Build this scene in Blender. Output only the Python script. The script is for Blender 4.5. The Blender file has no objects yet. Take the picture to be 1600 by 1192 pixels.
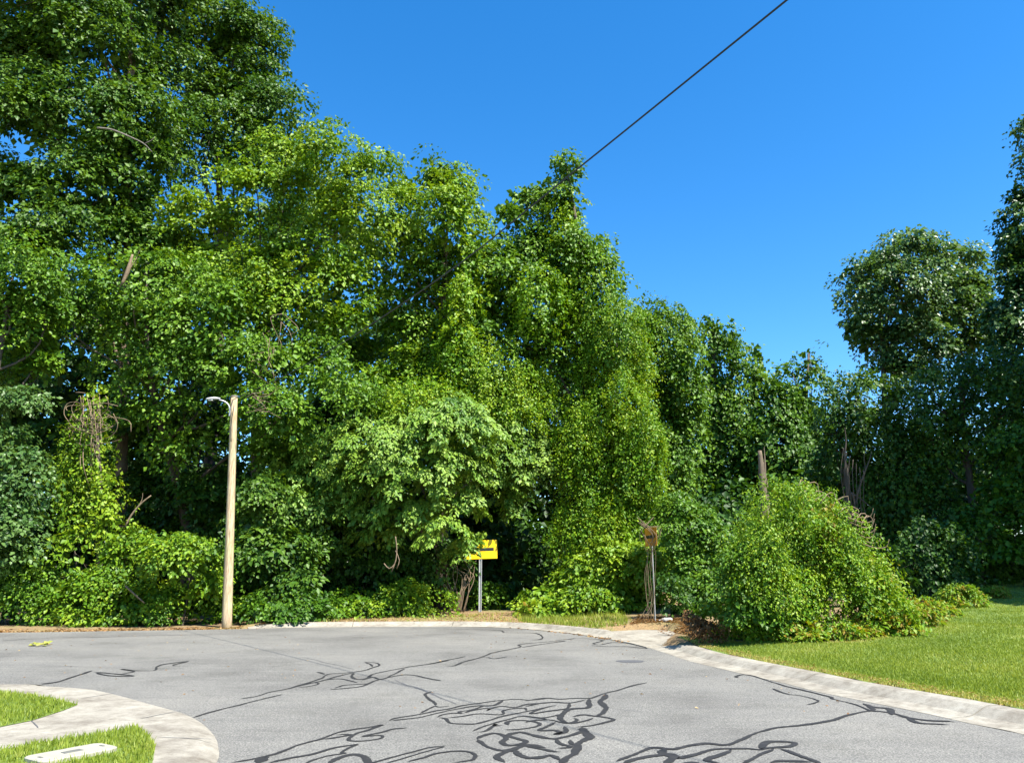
import bpy, bmesh, math, random
import numpy as np
from mathutils import Vector, Matrix
from mathutils.geometry import tessellate_polygon

scene = bpy.context.scene
COL = scene.collection
R = math.radians
random.seed(7)

# ------------------------------------------------------------------ camera, sky, sun, exposure
PITCH = 14.04
CAM_H = 1.6
FPX = 1200.0            # focal length in pixels of the 1600 px wide photograph
cam_data = bpy.data.cameras.new('camera')
cam = bpy.data.objects.new('camera', cam_data)
COL.objects.link(cam)
cam.location = (0, 0, CAM_H)
cam.rotation_euler = (R(90 + PITCH), 0, 0)
cam_data.sensor_fit = 'HORIZONTAL'
cam_data.sensor_width = 36
cam_data.lens = 36 * FPX / 1600
cam_data.clip_start = 0.1
cam_data.clip_end = 2000
scene.camera = cam

SUN_EL = 55.0
SUN_AZ = 48.0           # degrees from "behind the camera" towards the right
to_sun = Vector((math.sin(R(SUN_AZ)) * math.cos(R(SUN_EL)), -math.cos(R(SUN_AZ)) * math.cos(R(SUN_EL)), math.sin(R(SUN_EL))))
world = bpy.data.worlds.new('World')
scene.world = world
world.use_nodes = True
wn = world.node_tree.nodes
wl = world.node_tree.links
bg = wn['Background']
sky = wn.new('ShaderNodeTexSky')
sky.sky_type = 'NISHITA'
sky.sun_disc = False
sky.sun_elevation = R(SUN_EL)
sky.sun_rotation = math.atan2(to_sun.x, to_sun.y)
sky.air_density = 1.0
sky.dust_density = 0.2
sky.ozone_density = 4.0
hs = wn.new('ShaderNodeHueSaturation')
hs.inputs['Saturation'].default_value = 1.33
wl.new(sky.outputs[0], hs.inputs['Color'])
wl.new(hs.outputs[0], bg.inputs[0])
bg.inputs[1].default_value = 0.103
sd = bpy.data.lights.new('sun', 'SUN')
sd.energy = 5.0
sd.angle = R(0.53)
sd.color = (1.0, 0.955, 0.87)
sun = bpy.data.objects.new('sun', sd)
COL.objects.link(sun)
sun.rotation_euler = to_sun.to_track_quat('Z', 'Y').to_euler()
sun.location = (30, -20, 40)
vs = scene.view_settings
vs.view_transform = 'Standard'
vs.look = 'None'
vs.exposure = 1.5
vs.gamma = 1.0
vs.use_curve_mapping = False
scene.cycles.max_bounces = 8
scene.cycles.transparent_max_bounces = 4

# ------------------------------------------------------------------ helpers
CP, SP = math.cos(R(PITCH)), math.sin(R(PITCH))


def ray(px, py):
    u = (px - 800) / FPX
    v = (596 - py) / FPX
    return np.array([u, CP - SP * v, SP + CP * v])


def at(px, py, Y):
    d = ray(px, py)
    t = Y / d[1]
    return np.array([d[0] * t, Y, CAM_H + d[2] * t]), t / FPX     # point, metres per pixel


def flat(px, py, z=0.0):
    d = ray(px, py)
    t = (z - CAM_H) / d[2]
    return np.array([d[0] * t, d[1] * t])


def link(o, parent=None):
    COL.objects.link(o)
    if parent is not None:
        o.parent = parent
    return o


def tag(o, label=None, cat=None, group=None, kind=None):
    if label:
        o['label'] = label
    if cat:
        o['category'] = cat
    if group:
        o['group'] = group
    if kind:
        o['kind'] = kind
    return o


def empty(name, loc, label, cat, group=None):
    o = bpy.data.objects.new(name, None)
    o.location = loc
    o.empty_display_size = 0.2
    link(o)
    return tag(o, label, cat, group)


def np_mesh(name, co, faces, tint=None, smooth=False):
    """co (n,3), faces (m,k)"""
    me = bpy.data.meshes.new(name)
    co = np.ascontiguousarray(co, dtype=np.float32)
    faces = np.ascontiguousarray(faces, dtype=np.int32)
    m, k = faces.shape
    me.vertices.add(len(co))
    me.vertices.foreach_set('co', co.ravel())
    me.loops.add(m * k)
    me.loops.foreach_set('vertex_index', faces.ravel())
    me.polygons.add(m)
    me.polygons.foreach_set('loop_start', np.arange(0, m * k, k, dtype=np.int32))
    me.polygons.foreach_set('loop_total', np.full(m, k, dtype=np.int32))
    if smooth:
        me.polygons.foreach_set('use_smooth', np.ones(m, dtype=bool))
    me.update(calc_edges=True)
    if tint is not None:
        a = me.attributes.new('tint', 'FLOAT', 'FACE')
        a.data.foreach_set('value', np.ascontiguousarray(tint, dtype=np.float32))
    return me


def mesh_obj(name, me, mat, parent=None):
    o = bpy.data.objects.new(name, me)
    if mat is not None:
        me.materials.append(mat)
    link(o, parent)
    if parent is not None:                      # meshes are written in world space
        o.matrix_parent_inverse = Matrix.Translation(-Vector(root_loc(parent)))
    return o


def root_loc(p):
    loc = Vector(p.location)
    while p.parent is not None:
        p = p.parent
        loc = loc + Vector(p.location)
        break
    return loc


def child_fix(o, parent):
    """parent o (built in world space) under parent, which may itself be a world-space mesh child"""
    o.parent = parent
    bpy.context.view_layer.update()
    o.matrix_parent_inverse = parent.matrix_world.inverted()


class MB:
    def __init__(self):
        self.v = []
        self.f = []

    def tube(self, pts, radii, n=7, cap=True):
        pts = [np.array(p, dtype=float) for p in pts]
        b = len(self.v)
        prev = None
        for i, p in enumerate(pts):
            d = pts[min(i + 1, len(pts) - 1)] - pts[max(i - 1, 0)]
            d = d / (np.linalg.norm(d) + 1e-9)
            a = prev if prev is not None else (np.array([1.0, 0, 0]) if abs(d[0]) < 0.9 else np.array([0, 1.0, 0]))
            s = a - d * np.dot(a, d)
            s /= np.linalg.norm(s) + 1e-9
            t = np.cross(d, s)
            prev = s
            r = radii[i] if hasattr(radii, '__len__') else radii
            for k in range(n):
                w = 2 * math.pi * k / n
                self.v.append(p + r * (math.cos(w) * s + math.sin(w) * t))
        for i in range(len(pts) - 1):
            for k in range(n):
                k2 = (k + 1) % n
                self.f.append((b + i * n + k, b + i * n + k2, b + (i + 1) * n + k2, b + (i + 1) * n + k))
        if cap:
            self.f.append(tuple(b + k for k in range(n))[::-1])
            e = b + (len(pts) - 1) * n
            self.f.append(tuple(e + k for k in range(n)))
        return self

    def box(self, c, s, M=None):
        b = len(self.v)
        for dx in (-.5, .5):
            for dy in (-.5, .5):
                for dz in (-.5, .5):
                    p = Vector((dx * s[0], dy * s[1], dz * s[2]))
                    if M is not None:
                        p = M @ p
                    self.v.append(np.array(p) + np.array(c))
        for q in ((0, 1, 3, 2), (4, 6, 7, 5), (0, 4, 5, 1), (2, 3, 7, 6), (0, 2, 6, 4), (1, 5, 7, 3)):
            self.f.append(tuple(b + i for i in q))
        return self

    def build(self, name, mat, parent=None, smooth=False, bevel=0):
        me = bpy.data.meshes.new(name)
        me.from_pydata([tuple(map(float, p)) for p in self.v], [], self.f)
        me.update()
        if smooth:
            me.polygons.foreach_set('use_smooth', [True] * len(me.polygons))
        o = mesh_obj(name, me, mat, parent)
        if bevel:
            m = o.modifiers.new('bevel', 'BEVEL')
            m.width = bevel
            m.segments = 2
        return o


def smooth_line(pts, step=0.08):
    """Catmull-Rom through 2D/3D points"""
    P = [np.array(p, dtype=float) for p in pts]
    P = [2 * P[0] - P[1]] + P + [2 * P[-1] - P[-2]]
    out = []
    for i in range(1, len(P) - 2):
        n = max(2, int(np.linalg.norm(P[i + 1] - P[i]) / step))
        for k in range(n):
            t = k / n
            out.append(0.5 * ((2 * P[i]) + (-P[i - 1] + P[i + 1]) * t + (2 * P[i - 1] - 5 * P[i] + 4 * P[i + 1] - P[i + 2]) * t * t
                              + (-P[i - 1] + 3 * P[i] - 3 * P[i + 1] + P[i + 2]) * t ** 3))
    out.append(P[-2])
    return np.array(out)


# ------------------------------------------------------------------ materials
def new_mat(name):
    m = bpy.data.materials.new(name)
    m.use_nodes = True
    nt = m.node_tree
    return m, nt, nt.nodes, nt.links, nt.nodes['Principled BSDF']


def ramp(nodes, stops):
    r = nodes.new('ShaderNodeValToRGB')
    e = r.color_ramp.elements
    e[0].position, e[0].color = stops[0][0], (*stops[0][1], 1)
    e[1].position, e[1].color = stops[-1][0], (*stops[-1][1], 1)
    for p, c in stops[1:-1]:
        k = e.new(p)
        k.color = (*c, 1)
    return r


def noise(nodes, links, scale, detail=4, rough=0.6, coord=None):
    n = nodes.new('ShaderNodeTexNoise')
    n.inputs['Scale'].default_value = scale
    n.inputs['Detail'].default_value = detail
    n.inputs['Roughness'].default_value = rough
    if coord is not None:
        links.new(coord, n.inputs['Vector'])
    return n


def mixc(nodes, links, fac, a, b, mode='MIX'):
    m = nodes.new('ShaderNodeMix')
    m.data_type = 'RGBA'
    m.blend_type = mode
    for s, v in ((0, fac), (6, a), (7, b)):
        if isinstance(v, (int, float)):
            m.inputs[s].default_value = v
        elif isinstance(v, tuple):
            m.inputs[s].default_value = (*v, 1)
        else:
            links.new(v, m.inputs[s])
    return m.outputs[2]


def leaf_mat(name, stops, trans=0.26, rough=0.5, spec=0.3):
    m, nt, N, L, p = new_mat(name)
    a = N.new('ShaderNodeAttribute')
    a.attribute_name = 'tint'
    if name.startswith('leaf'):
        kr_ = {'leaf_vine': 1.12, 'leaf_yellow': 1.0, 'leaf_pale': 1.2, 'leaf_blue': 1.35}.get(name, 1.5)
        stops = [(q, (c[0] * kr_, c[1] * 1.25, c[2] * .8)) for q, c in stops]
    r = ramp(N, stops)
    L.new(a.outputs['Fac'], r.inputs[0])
    L.new(r.outputs[0], p.inputs['Base Color'])
    p.inputs['Roughness'].default_value = rough
    p.inputs['Specular IOR Level'].default_value = spec
    t = N.new('ShaderNodeBsdfTranslucent')
    g = mixc(N, L, 1.0, r.outputs[0], (1.5, 1.35, 0.5), 'MULTIPLY')
    L.new(g, t.inputs[0])
    mx = N.new('ShaderNodeMixShader')
    mx.inputs[0].default_value = trans
    L.new(p.outputs[0], mx.inputs[1])
    L.new(t.outputs[0], mx.inputs[2])
    L.new(mx.outputs[0], N['Material Output'].inputs[0])
    return m


def plain(name, c, rough=0.7, var=0.25, scale=6, metal=0, bump=0.0, stretch=None):
    m, nt, N, L, p = new_mat(name)
    tc = N.new('ShaderNodeTexCoord')
    co = tc.outputs['Object']
    if stretch:
        mp = N.new('ShaderNodeMapping')
        mp.inputs['Scale'].default_value = stretch
        L.new(co, mp.inputs[0])
        co = mp.outputs[0]
    n = noise(N, L, scale, 6, 0.65, co)
    r = ramp(N, [(0.3, tuple(x * (1 - var) for x in c)), (0.7, tuple(min(1, x * (1 + var)) for x in c))])
    L.new(n.outputs[0], r.inputs[0])
    L.new(r.outputs[0], p.inputs['Base Color'])
    p.inputs['Roughness'].default_value = rough
    p.inputs['Metallic'].default_value = metal
    if bump:
        b = N.new('ShaderNodeBump')
        b.inputs['Strength'].default_value = bump
        b.inputs['Distance'].default_value = 0.02
        L.new(n.outputs[0], b.inputs['Height'])
        L.new(b.outputs[0], p.inputs['Normal'])
    return m


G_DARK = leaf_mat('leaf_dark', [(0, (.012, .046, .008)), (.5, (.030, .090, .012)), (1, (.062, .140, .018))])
G_MID = leaf_mat('leaf_mid', [(0, (.022, .075, .008)), (.5, (.050, .135, .012)), (1, (.095, .200, .018))])
G_BRIGHT = leaf_mat('leaf_bright', [(0, (.035, .105, .008)), (.5, (.085, .190, .012)), (1, (.150, .255, .020))], .28)
G_VINE = leaf_mat('leaf_vine', [(0, (.045, .110, .006)), (.5, (.110, .195, .008)), (1, (.200, .250, .015))], .28)
G_PALE = leaf_mat('leaf_pale', [(0, (.030, .085, .012)), (.5, (.085, .165, .022)), (1, (.165, .245, .042))], .24)
G_BLUE = leaf_mat('leaf_blue', [(0, (.012, .045, .016)), (.5, (.035, .090, .030)), (1, (.075, .145, .055))], .3, .4)
G_YELL = leaf_mat('leaf_yellow', [(0, (.060, .110, .008)), (.5, (.130, .200, .015)), (.88, (.220, .230, .025)), (1, (.230, .130, .020))], .35)
G_GRASS = leaf_mat('grass_blade', [(0, (.095, .160, .014)), (.6, (.235, .295, .034)), (1, (.380, .365, .105))], .35, .5, .3)
G_DRYLEAF = leaf_mat('dry_leaf', [(0, (.110, .055, .022)), (.5, (.260, .140, .055)), (1, (.420, .300, .140))], .15, .7, .2)

BARK = plain('bark', (.075, .058, .042), .9, .45, 9, 0, .6, (1, 1, .25))
BARK_MID = plain('bark_mid', (.13, .095, .06), .9, .45, 9, 0, .6, (1, 1, .25))
BARK_PALE = plain('bark_pale', (.26, .19, .12), .85, .4, 10, 0, .5, (1, 1, .2))
TWIG = plain('twig', (.17, .12, .07), .85, .35, 12)
TWIG_GREY = plain('twig_grey', (.15, .13, .105), .85, .35, 12)


def pole_wood():
    m, nt, N, L, p = new_mat('pole_wood')
    tc = N.new('ShaderNodeTexCoord')
    mp = N.new('ShaderNodeMapping')
    mp.inputs['Scale'].default_value = (1, 1, .06)
    L.new(tc.outputs['Object'], mp.inputs[0])
    n = noise(N, L, 34, 6, .7, mp.outputs[0])
    n2 = noise(N, L, 1.6, 3, .6, tc.outputs['Object'])
    r = ramp(N, [(.34, (.17, .115, .055)), (.5, (.38, .28, .145)), (.66, (.50, .40, .23))])
    L.new(n.outputs[0], r.inputs[0])
    c = mixc(N, L, .22, r.outputs[0], n2.outputs[1], 'OVERLAY')
    hsv = N.new('ShaderNodeHueSaturation')
    hsv.inputs['Saturation'].default_value = .92
    L.new(c, hsv.inputs['Color'])
    L.new(hsv.outputs[0], p.inputs['Base Color'])
    p.inputs['Roughness'].default_value = .8
    b = N.new('ShaderNodeBump')
    b.inputs['Strength'].default_value = .5
    b.inputs['Distance'].default_value = .01
    L.new(n.outputs[0], b.inputs['Height'])
    L.new(b.outputs[0], p.inputs['Normal'])
    return m


def asphalt():
    m, nt, N, L, p = new_mat('asphalt')
    tc = N.new('ShaderNodeTexCoord')
    co = tc.outputs['Object']
    n1 = noise(N, L, 55, 3, .8, co)
    n2 = noise(N, L, .35, 5, .6, co)
    vo = N.new('ShaderNodeTexVoronoi')
    vo.inputs['Scale'].default_value = 42
    L.new(co, vo.inputs['Vector'])
    base = ramp(N, [(.28, (.042, .041, .038)), (.5, (.138, .135, .126)), (.72, (.33, .317, .287))])
    L.new(n1.outputs[0], base.inputs[0])
    sp = ramp(N, [(0, (.62, .62, .62)), (.5, (1.0, 1.0, 1.0)), (1, (1.25, 1.24, 1.2))])
    L.new(vo.outputs['Color'], sp.inputs[0])
    c = mixc(N, L, .75, base.outputs[0], sp.outputs[0], 'MULTIPLY')
    st = ramp(N, [(.34, (.74, .735, .73)), (.5, (.98, .98, .97)), (.66, (1.12, 1.11, 1.08))])
    L.new(n2.outputs[0], st.inputs[0])
    c = mixc(N, L, 1.0, c, st.outputs[0], 'MULTIPLY')
    # worn drag streaks running across the turning circle
    mp = N.new('ShaderNodeMapping')
    mp.inputs['Rotation'].default_value = (0, 0, R(-24))
    mp.inputs['Scale'].default_value = (.25, 3.2, 1)
    L.new(co, mp.inputs[0])
    n3 = noise(N, L, 2.2, 4, .7, mp.outputs[0])
    s3 = ramp(N, [(.4, (.9, .9, .9)), (.7, (1.1, 1.1, 1.08))])
    L.new(n3.outputs[0], s3.inputs[0])
    c = mixc(N, L, .8, c, s3.outputs[0], 'MULTIPLY')
    n4 = noise(N, L, .9, 7, .68, co)
    s4 = ramp(N, [(.52, (1, 1, 1)), (.6, (.9, .9, .89)), (.72, (.72, .715, .70))])
    L.new(n4.outputs[0], s4.inputs[0])
    c = mixc(N, L, .8, c, s4.outputs[0], 'MULTIPLY')
    n5 = noise(N, L, 260, 2, .8, co)
    s5 = ramp(N, [(.3, (.62, .62, .61)), (.5, (1, 1, 1)), (.68, (1.5, 1.48, 1.42))])
    L.new(n5.outputs[0], s5.inputs[0])
    c = mixc(N, L, .7, c, s5.outputs[0], 'MULTIPLY')
    L.new(c, p.inputs['Base Color'])
    p.inputs['Roughness'].default_value = .85
    p.inputs['Specular IOR Level'].default_value = .3
    b = N.new('ShaderNodeBump')
    b.inputs['Strength'].default_value = .6
    b.inputs['Distance'].default_value = .008
    L.new(n1.outputs[0], b.inputs['Height'])
    L.new(b.outputs[0], p.inputs['Normal'])
    return m


def concrete():
    m, nt, N, L, p = new_mat('concrete')
    tc = N.new('ShaderNodeTexCoord')
    co = tc.outputs['Object']
    n1 = noise(N, L, 1.3, 6, .7, co)
    n2 = noise(N, L, 60, 3, .8, co)
    n3 = noise(N, L, 7, 5, .75, co)
    r = ramp(N, [(.3, (.150, .130, .100)), (.5, (.255, .233, .188)), (.7, (.33, .308, .252))])
    L.new(n1.outputs[0], r.inputs[0])
    s = ramp(N, [(.3, (.7, .7, .7)), (.6, (1.08, 1.08, 1.08))])
    L.new(n2.outputs[0], s.inputs[0])
    c = mixc(N, L, .6, r.outputs[0], s.outputs[0], 'MULTIPLY')
    s2 = ramp(N, [(.36, (.62, .59, .55)), (.56, (1.04, 1.04, 1.04))])
    L.new(n3.outputs[0], s2.inputs[0])
    c = mixc(N, L, .7, c, s2.outputs[0], 'MULTIPLY')
    L.new(c, p.inputs['Base Color'])
    p.inputs['Roughness'].default_value = .9
    b = N.new('ShaderNodeBump')
    b.inputs['Strength'].default_value = .4
    b.inputs['Distance'].default_value = .006
    L.new(n2.outputs[0], b.inputs['Height'])
    L.new(b.outputs[0], p.inputs['Normal'])
    return m


def soil():
    m, nt, N, L, p = new_mat('soil')
    tc = N.new('ShaderNodeTexCoord')
    co = tc.outputs['Object']
    n1 = noise(N, L, .5, 5, .7, co)
    n2 = noise(N, L, 22, 4, .8, co)
    r = ramp(N, [(.35, (.11, .07, .035)), (.5, (.24, .165, .08)), (.65, (.15, .15, .05))])
    L.new(n1.outputs[0], r.inputs[0])
    s = ramp(N, [(.3, (.45, .42, .38)), (.65, (1.25, 1.2, 1.1))])
    L.new(n2.outputs[0], s.inputs[0])
    c = mixc(N, L, .9, r.outputs[0], s.outputs[0], 'MULTIPLY')
    L.new(c, p.inputs['Base Color'])
    p.inputs['Roughness'].default_value = .95
    b = N.new('ShaderNodeBump')
    b.inputs['Strength'].default_value = .8
    b.inputs['Distance'].default_value = .03
    L.new(n2.outputs[0], b.inputs['Height'])
    L.new(b.outputs[0], p.inputs['Normal'])
    return m


def turf():
    m, nt, N, L, p = new_mat('turf')
    tc = N.new('ShaderNodeTexCoord')
    co = tc.outputs['Object']
    n1 = noise(N, L, .7, 5, .7, co)
    n2 = noise(N, L, 30, 3, .8, co)
    r = ramp(N, [(.3, (.075, .13, .018)), (.55, (.12, .175, .025)), (.72, (.2, .2, .05))])
    L.new(n1.outputs[0], r.inputs[0])
    s = ramp(N, [(.3, (.5, .5, .45)), (.65, (1.2, 1.2, 1.1))])
    L.new(n2.outputs[0], s.inputs[0])
    c = mixc(N, L, .9, r.outputs[0], s.outputs[0], 'MULTIPLY')
    L.new(c, p.inputs['Base Color'])
    p.inputs['Roughness'].default_value = .95
    return m


def worn_tar():
    m, nt, N, L, p = new_mat('tar')
    tc = N.new('ShaderNodeTexCoord')
    n1 = noise(N, L, 9, 5, .7, tc.outputs['Object'])
    n2 = noise(N, L, 60, 3, .8, tc.outputs['Object'])
    c = mixc(N, L, .5, n1.outputs[0], n2.outputs[0])
    r = ramp(N, [(.36, (.016, .016, .017)), (.58, (.026, .025, .025)), (.7, (.085, .083, .077))])
    L.new(c, r.inputs[0])
    L.new(r.outputs[0], p.inputs['Base Color'])
    p.inputs['Roughness'].default_value = .7
    p.inputs['Specular IOR Level'].default_value = .3
    return m


ASPHALT, CONCRETE, SOIL, TURF, POLEWOOD = asphalt(), concrete(), soil(), turf(), pole_wood()
TAR = worn_tar()
TAR_OLD = plain('tar_old', (.075, .075, .078), .7, .4, 30)
GALV = plain('galvanised', (.46, .46, .44), .5, .2, 25, .55)
LAMPGREY = plain('lamp_grey', (.52, .53, .54), .45, .1, 10, .3)
LENS = plain('lamp_lens', (.7, .7, .68), .25, .05, 10)
YELLOW = plain('sign_yellow', (.97, .60, .003), .4, .06, 4)
YELLOW_DARK = plain('sign_yellow_dark', (.56, .24, .012), .6, .3, 5)  # darker, more orange yellow, used on the right sign
BLACK = plain('sign_black', (.018, .018, .018), .5, .2, 10)
SIGNBACK = plain('sign_back', (.3, .3, .29), .5, .15, 10, .5)
CABLE = plain('cable_black', (.014, .014, .016), .5, .2, 20)
LIDMAT = plain('lid_polymer', (.30, .285, .225), .7, .12, 9)
LIDTAG = plain('lid_tag', (.12, .12, .105), .6, .2, 20)
ROCK = plain('pale_rock', (.30, .28, .25), .9, .25, 9, 0, .5)

# ------------------------------------------------------------------ ground plan
FAR_EDGE = [flat(x, y) for x, y in ((0, 988), (200, 985), (340, 983), (400, 982), (500, 980), (640, 979), (720, 979), (800, 981), (880, 988), (940, 996), (985, 1004))]
RIGHT_EDGE = [flat(x, y) for x, y in ((1015, 1012), (1040, 1020), (1075, 1032), (1120, 1043), (1180, 1057), (1225, 1067), (1280, 1081), (1360, 1097), (1450, 1115), (1520, 1131), (1600, 1147))]
RIGHT_EDGE += [np.array(p) for p in ((5.62, 6.0), (5.75, 3.0), (5.8, -14.0))]
LEFT_EDGE = [flat(x, y) for x, y in ((338, 1192), (341, 1168), (335, 1150), (315, 1130), (290, 1117), (240, 1103), (190, 1089), (150, 1081), (75, 1076), (0, 1073))]
far_l = FAR_EDGE[0]
left_l = LEFT_EDGE[-1]
ROAD = [np.array((-70., far_l[1] - .5)), np.array((-40., far_l[1] - .3))] + FAR_EDGE + RIGHT_EDGE + [np.array((-2.3, -14.)), np.array((-2.32, 4.)), np.array((-2.4, 6.2))] + LEFT_EDGE + [np.array((-14., left_l[1] + .05)), np.array((-70., left_l[1]))]
ROAD = np.array(ROAD)


def poly_inside(P, poly):
    x, y = P[:, 0], P[:, 1]
    ins = np.zeros(len(P), bool)
    j = len(poly) - 1
    for i in range(len(poly)):
        xi, yi = poly[i]
        xj, yj = poly[j]
        c = ((yi > y) != (yj > y)) & (x < (xj - xi) * (y - yi) / (yj - yi + 1e-12) + xi)
        ins ^= c
        j = i
    return ins


def poly_dist(P, poly):
    d = np.full(len(P), 1e9)
    for i in range(len(poly)):
        a, b = poly[i], poly[(i + 1) % len(poly)]
        ab = b - a
        t = np.clip(((P - a) @ ab) / (ab @ ab + 1e-12), 0, 1)
        q = a + t[:, None] * ab
        d = np.minimum(d, np.hypot(P[:, 0] - q[:, 0], P[:, 1] - q[:, 1]))
    return d


APRON = np.array([flat(x, y) for x, y in ((953, 998), (948, 990), (958, 985.5), (1000, 983.5), (1034, 983.5), (1058, 987), (1054, 993), (1042, 1000), (1032, 1009), (1010, 1010.5), (985, 1004))])


def sstep(a, b, x):
    t = np.clip((x - a) / (b - a), 0, 1)
    return t * t * (3 - 2 * t)


def height(P):
    """terrain height for (n,2) points"""
    P = np.atleast_2d(np.asarray(P, dtype=float))
    d = poly_dist(P, ROAD)
    ins = poly_inside(P, ROAD)
    x, y = P[:, 0], P[:, 1]
    right = sstep(1.5, 6.5, x)
    bump = .03 * np.sin(x * 1.1 + 1) * np.sin(y * .9) + .015 * np.sin(x * 2.7) * np.sin(y * 2.3 + 1)
    kerbed = sstep(-8.6, -7.8, x)
    base = .02 + .095 * np.maximum(kerbed, (y < 20).astype(float))
    corner = (x < -1.5) & (y < 13)
    near = np.where(corner | (kerbed < .5) & (y > 20), base * sstep(.1, .5, d), np.where(d < .62, -.06, base * sstep(.60, .70, d)))
    z = near + np.clip(d - .8, 0, 30) * (.05 * right + .014 * (1 - right) * (y > 20))
    z = z + bump * sstep(.8, 2.5, d)
    z = np.where(corner, .06 * sstep(.1, .5, d), z)
    ap = poly_inside(P, APRON) | (poly_dist(P, APRON) < .14)
    z = np.where(ap, np.minimum(z, -.03), z)
    return np.where(ins, -.06, z - .008)


def h1(x, y):
    return float(height(np.array([[x, y]]))[0])


def ground_hit(px, py):
    d = ray(px, py)
    t = 5.0
    for _ in range(700):
        p = d * t
        if CAM_H + p[2] <= h1(p[0], p[1]):
            break
        t += .08
    return np.array([p[0], p[1]])


def grid_sheet(x0, x1, y0, y1, step, keep=None, dz=0.0):
    xs = np.arange(x0, x1 + 1e-6, step)
    ys = np.arange(y0, y1 + 1e-6, step)
    X, Y = np.meshgrid(xs, ys)
    P = np.stack([X.ravel(), Y.ravel()], 1)
    Z = height(P) + dz
    co = np.column_stack([P, Z])
    nx = len(xs)
    i = np.arange(len(xs) - 1)
    j = np.arange(len(ys) - 1)
    I, J = np.meshgrid(i, j)
    a = (J * nx + I).ravel()
    f = np.stack([a, a + 1, a + nx + 1, a + nx], 1)
    if keep is not None:
        c = (co[f[:, 0], :2] + co[f[:, 2], :2]) / 2
        f = f[keep(c)]
    return co, f


# ground: fine near, coarse out to the horizon (one sheet)
xs = np.concatenate([np.linspace(-600, -72, 12), np.arange(-70, -24, 2.0), np.arange(-24, 26, .25), np.arange(26, 72, 2.0), np.linspace(75, 600, 12)])
ys = np.concatenate([np.linspace(-300, -22, 8), np.arange(-20, 2, 2.0), np.arange(2, 42, .25), np.arange(42, 90, 3.0), np.linspace(92, 900, 12)])
X, Y = np.meshgrid(xs, ys)
P = np.stack([X.ravel(), Y.ravel()], 1)
Zg = height(P)
nx = len(xs)
I, J = np.meshgrid(np.arange(nx - 1), np.arange(len(ys) - 1))
a = (J * nx + I).ravel()
ground = mesh_obj('ground', np_mesh('ground', np.column_stack([P, Zg]), np.stack([a, a + 1, a + nx + 1, a + nx], 1), smooth=True), SOIL)
tag(ground, kind='structure')

# road
road_line = [np.array(p) for p in ROAD]
tris = tessellate_polygon([[Vector((p[0], p[1], 0)) for p in road_line]])
me = bpy.data.meshes.new('road')
me.from_pydata([(p[0], p[1], 0) for p in road_line], [], [tuple(t) for t in tris])
me.update()
bm = bmesh.new()
bm.from_mesh(me)
for f in bm.faces:
    f.normal_update()
    if f.normal.z < 0:
        f.normal_flip()
bm.to_mesh(me)
bm.free()
road = mesh_obj('road', me, ASPHALT)
tag(road, kind='structure')

# tar crack sealing, each squiggle a raised ribbon on the asphalt
SC = {'A': (300, 980, 4.0), 'B': (600, 1050, 6.154), 'C': (820, 1050, 6.154), 'D': (1000, 1040, 5.333), 'E': (1280, 1020, 5.0), 'F': (640, 960, 4.0), 'G': (0, 940, 3.81)}


def cv(k, pts):
    ox, oy, s = SC[k]
    return [(ox + x / s, oy + y / s) for x, y in pts]


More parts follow.
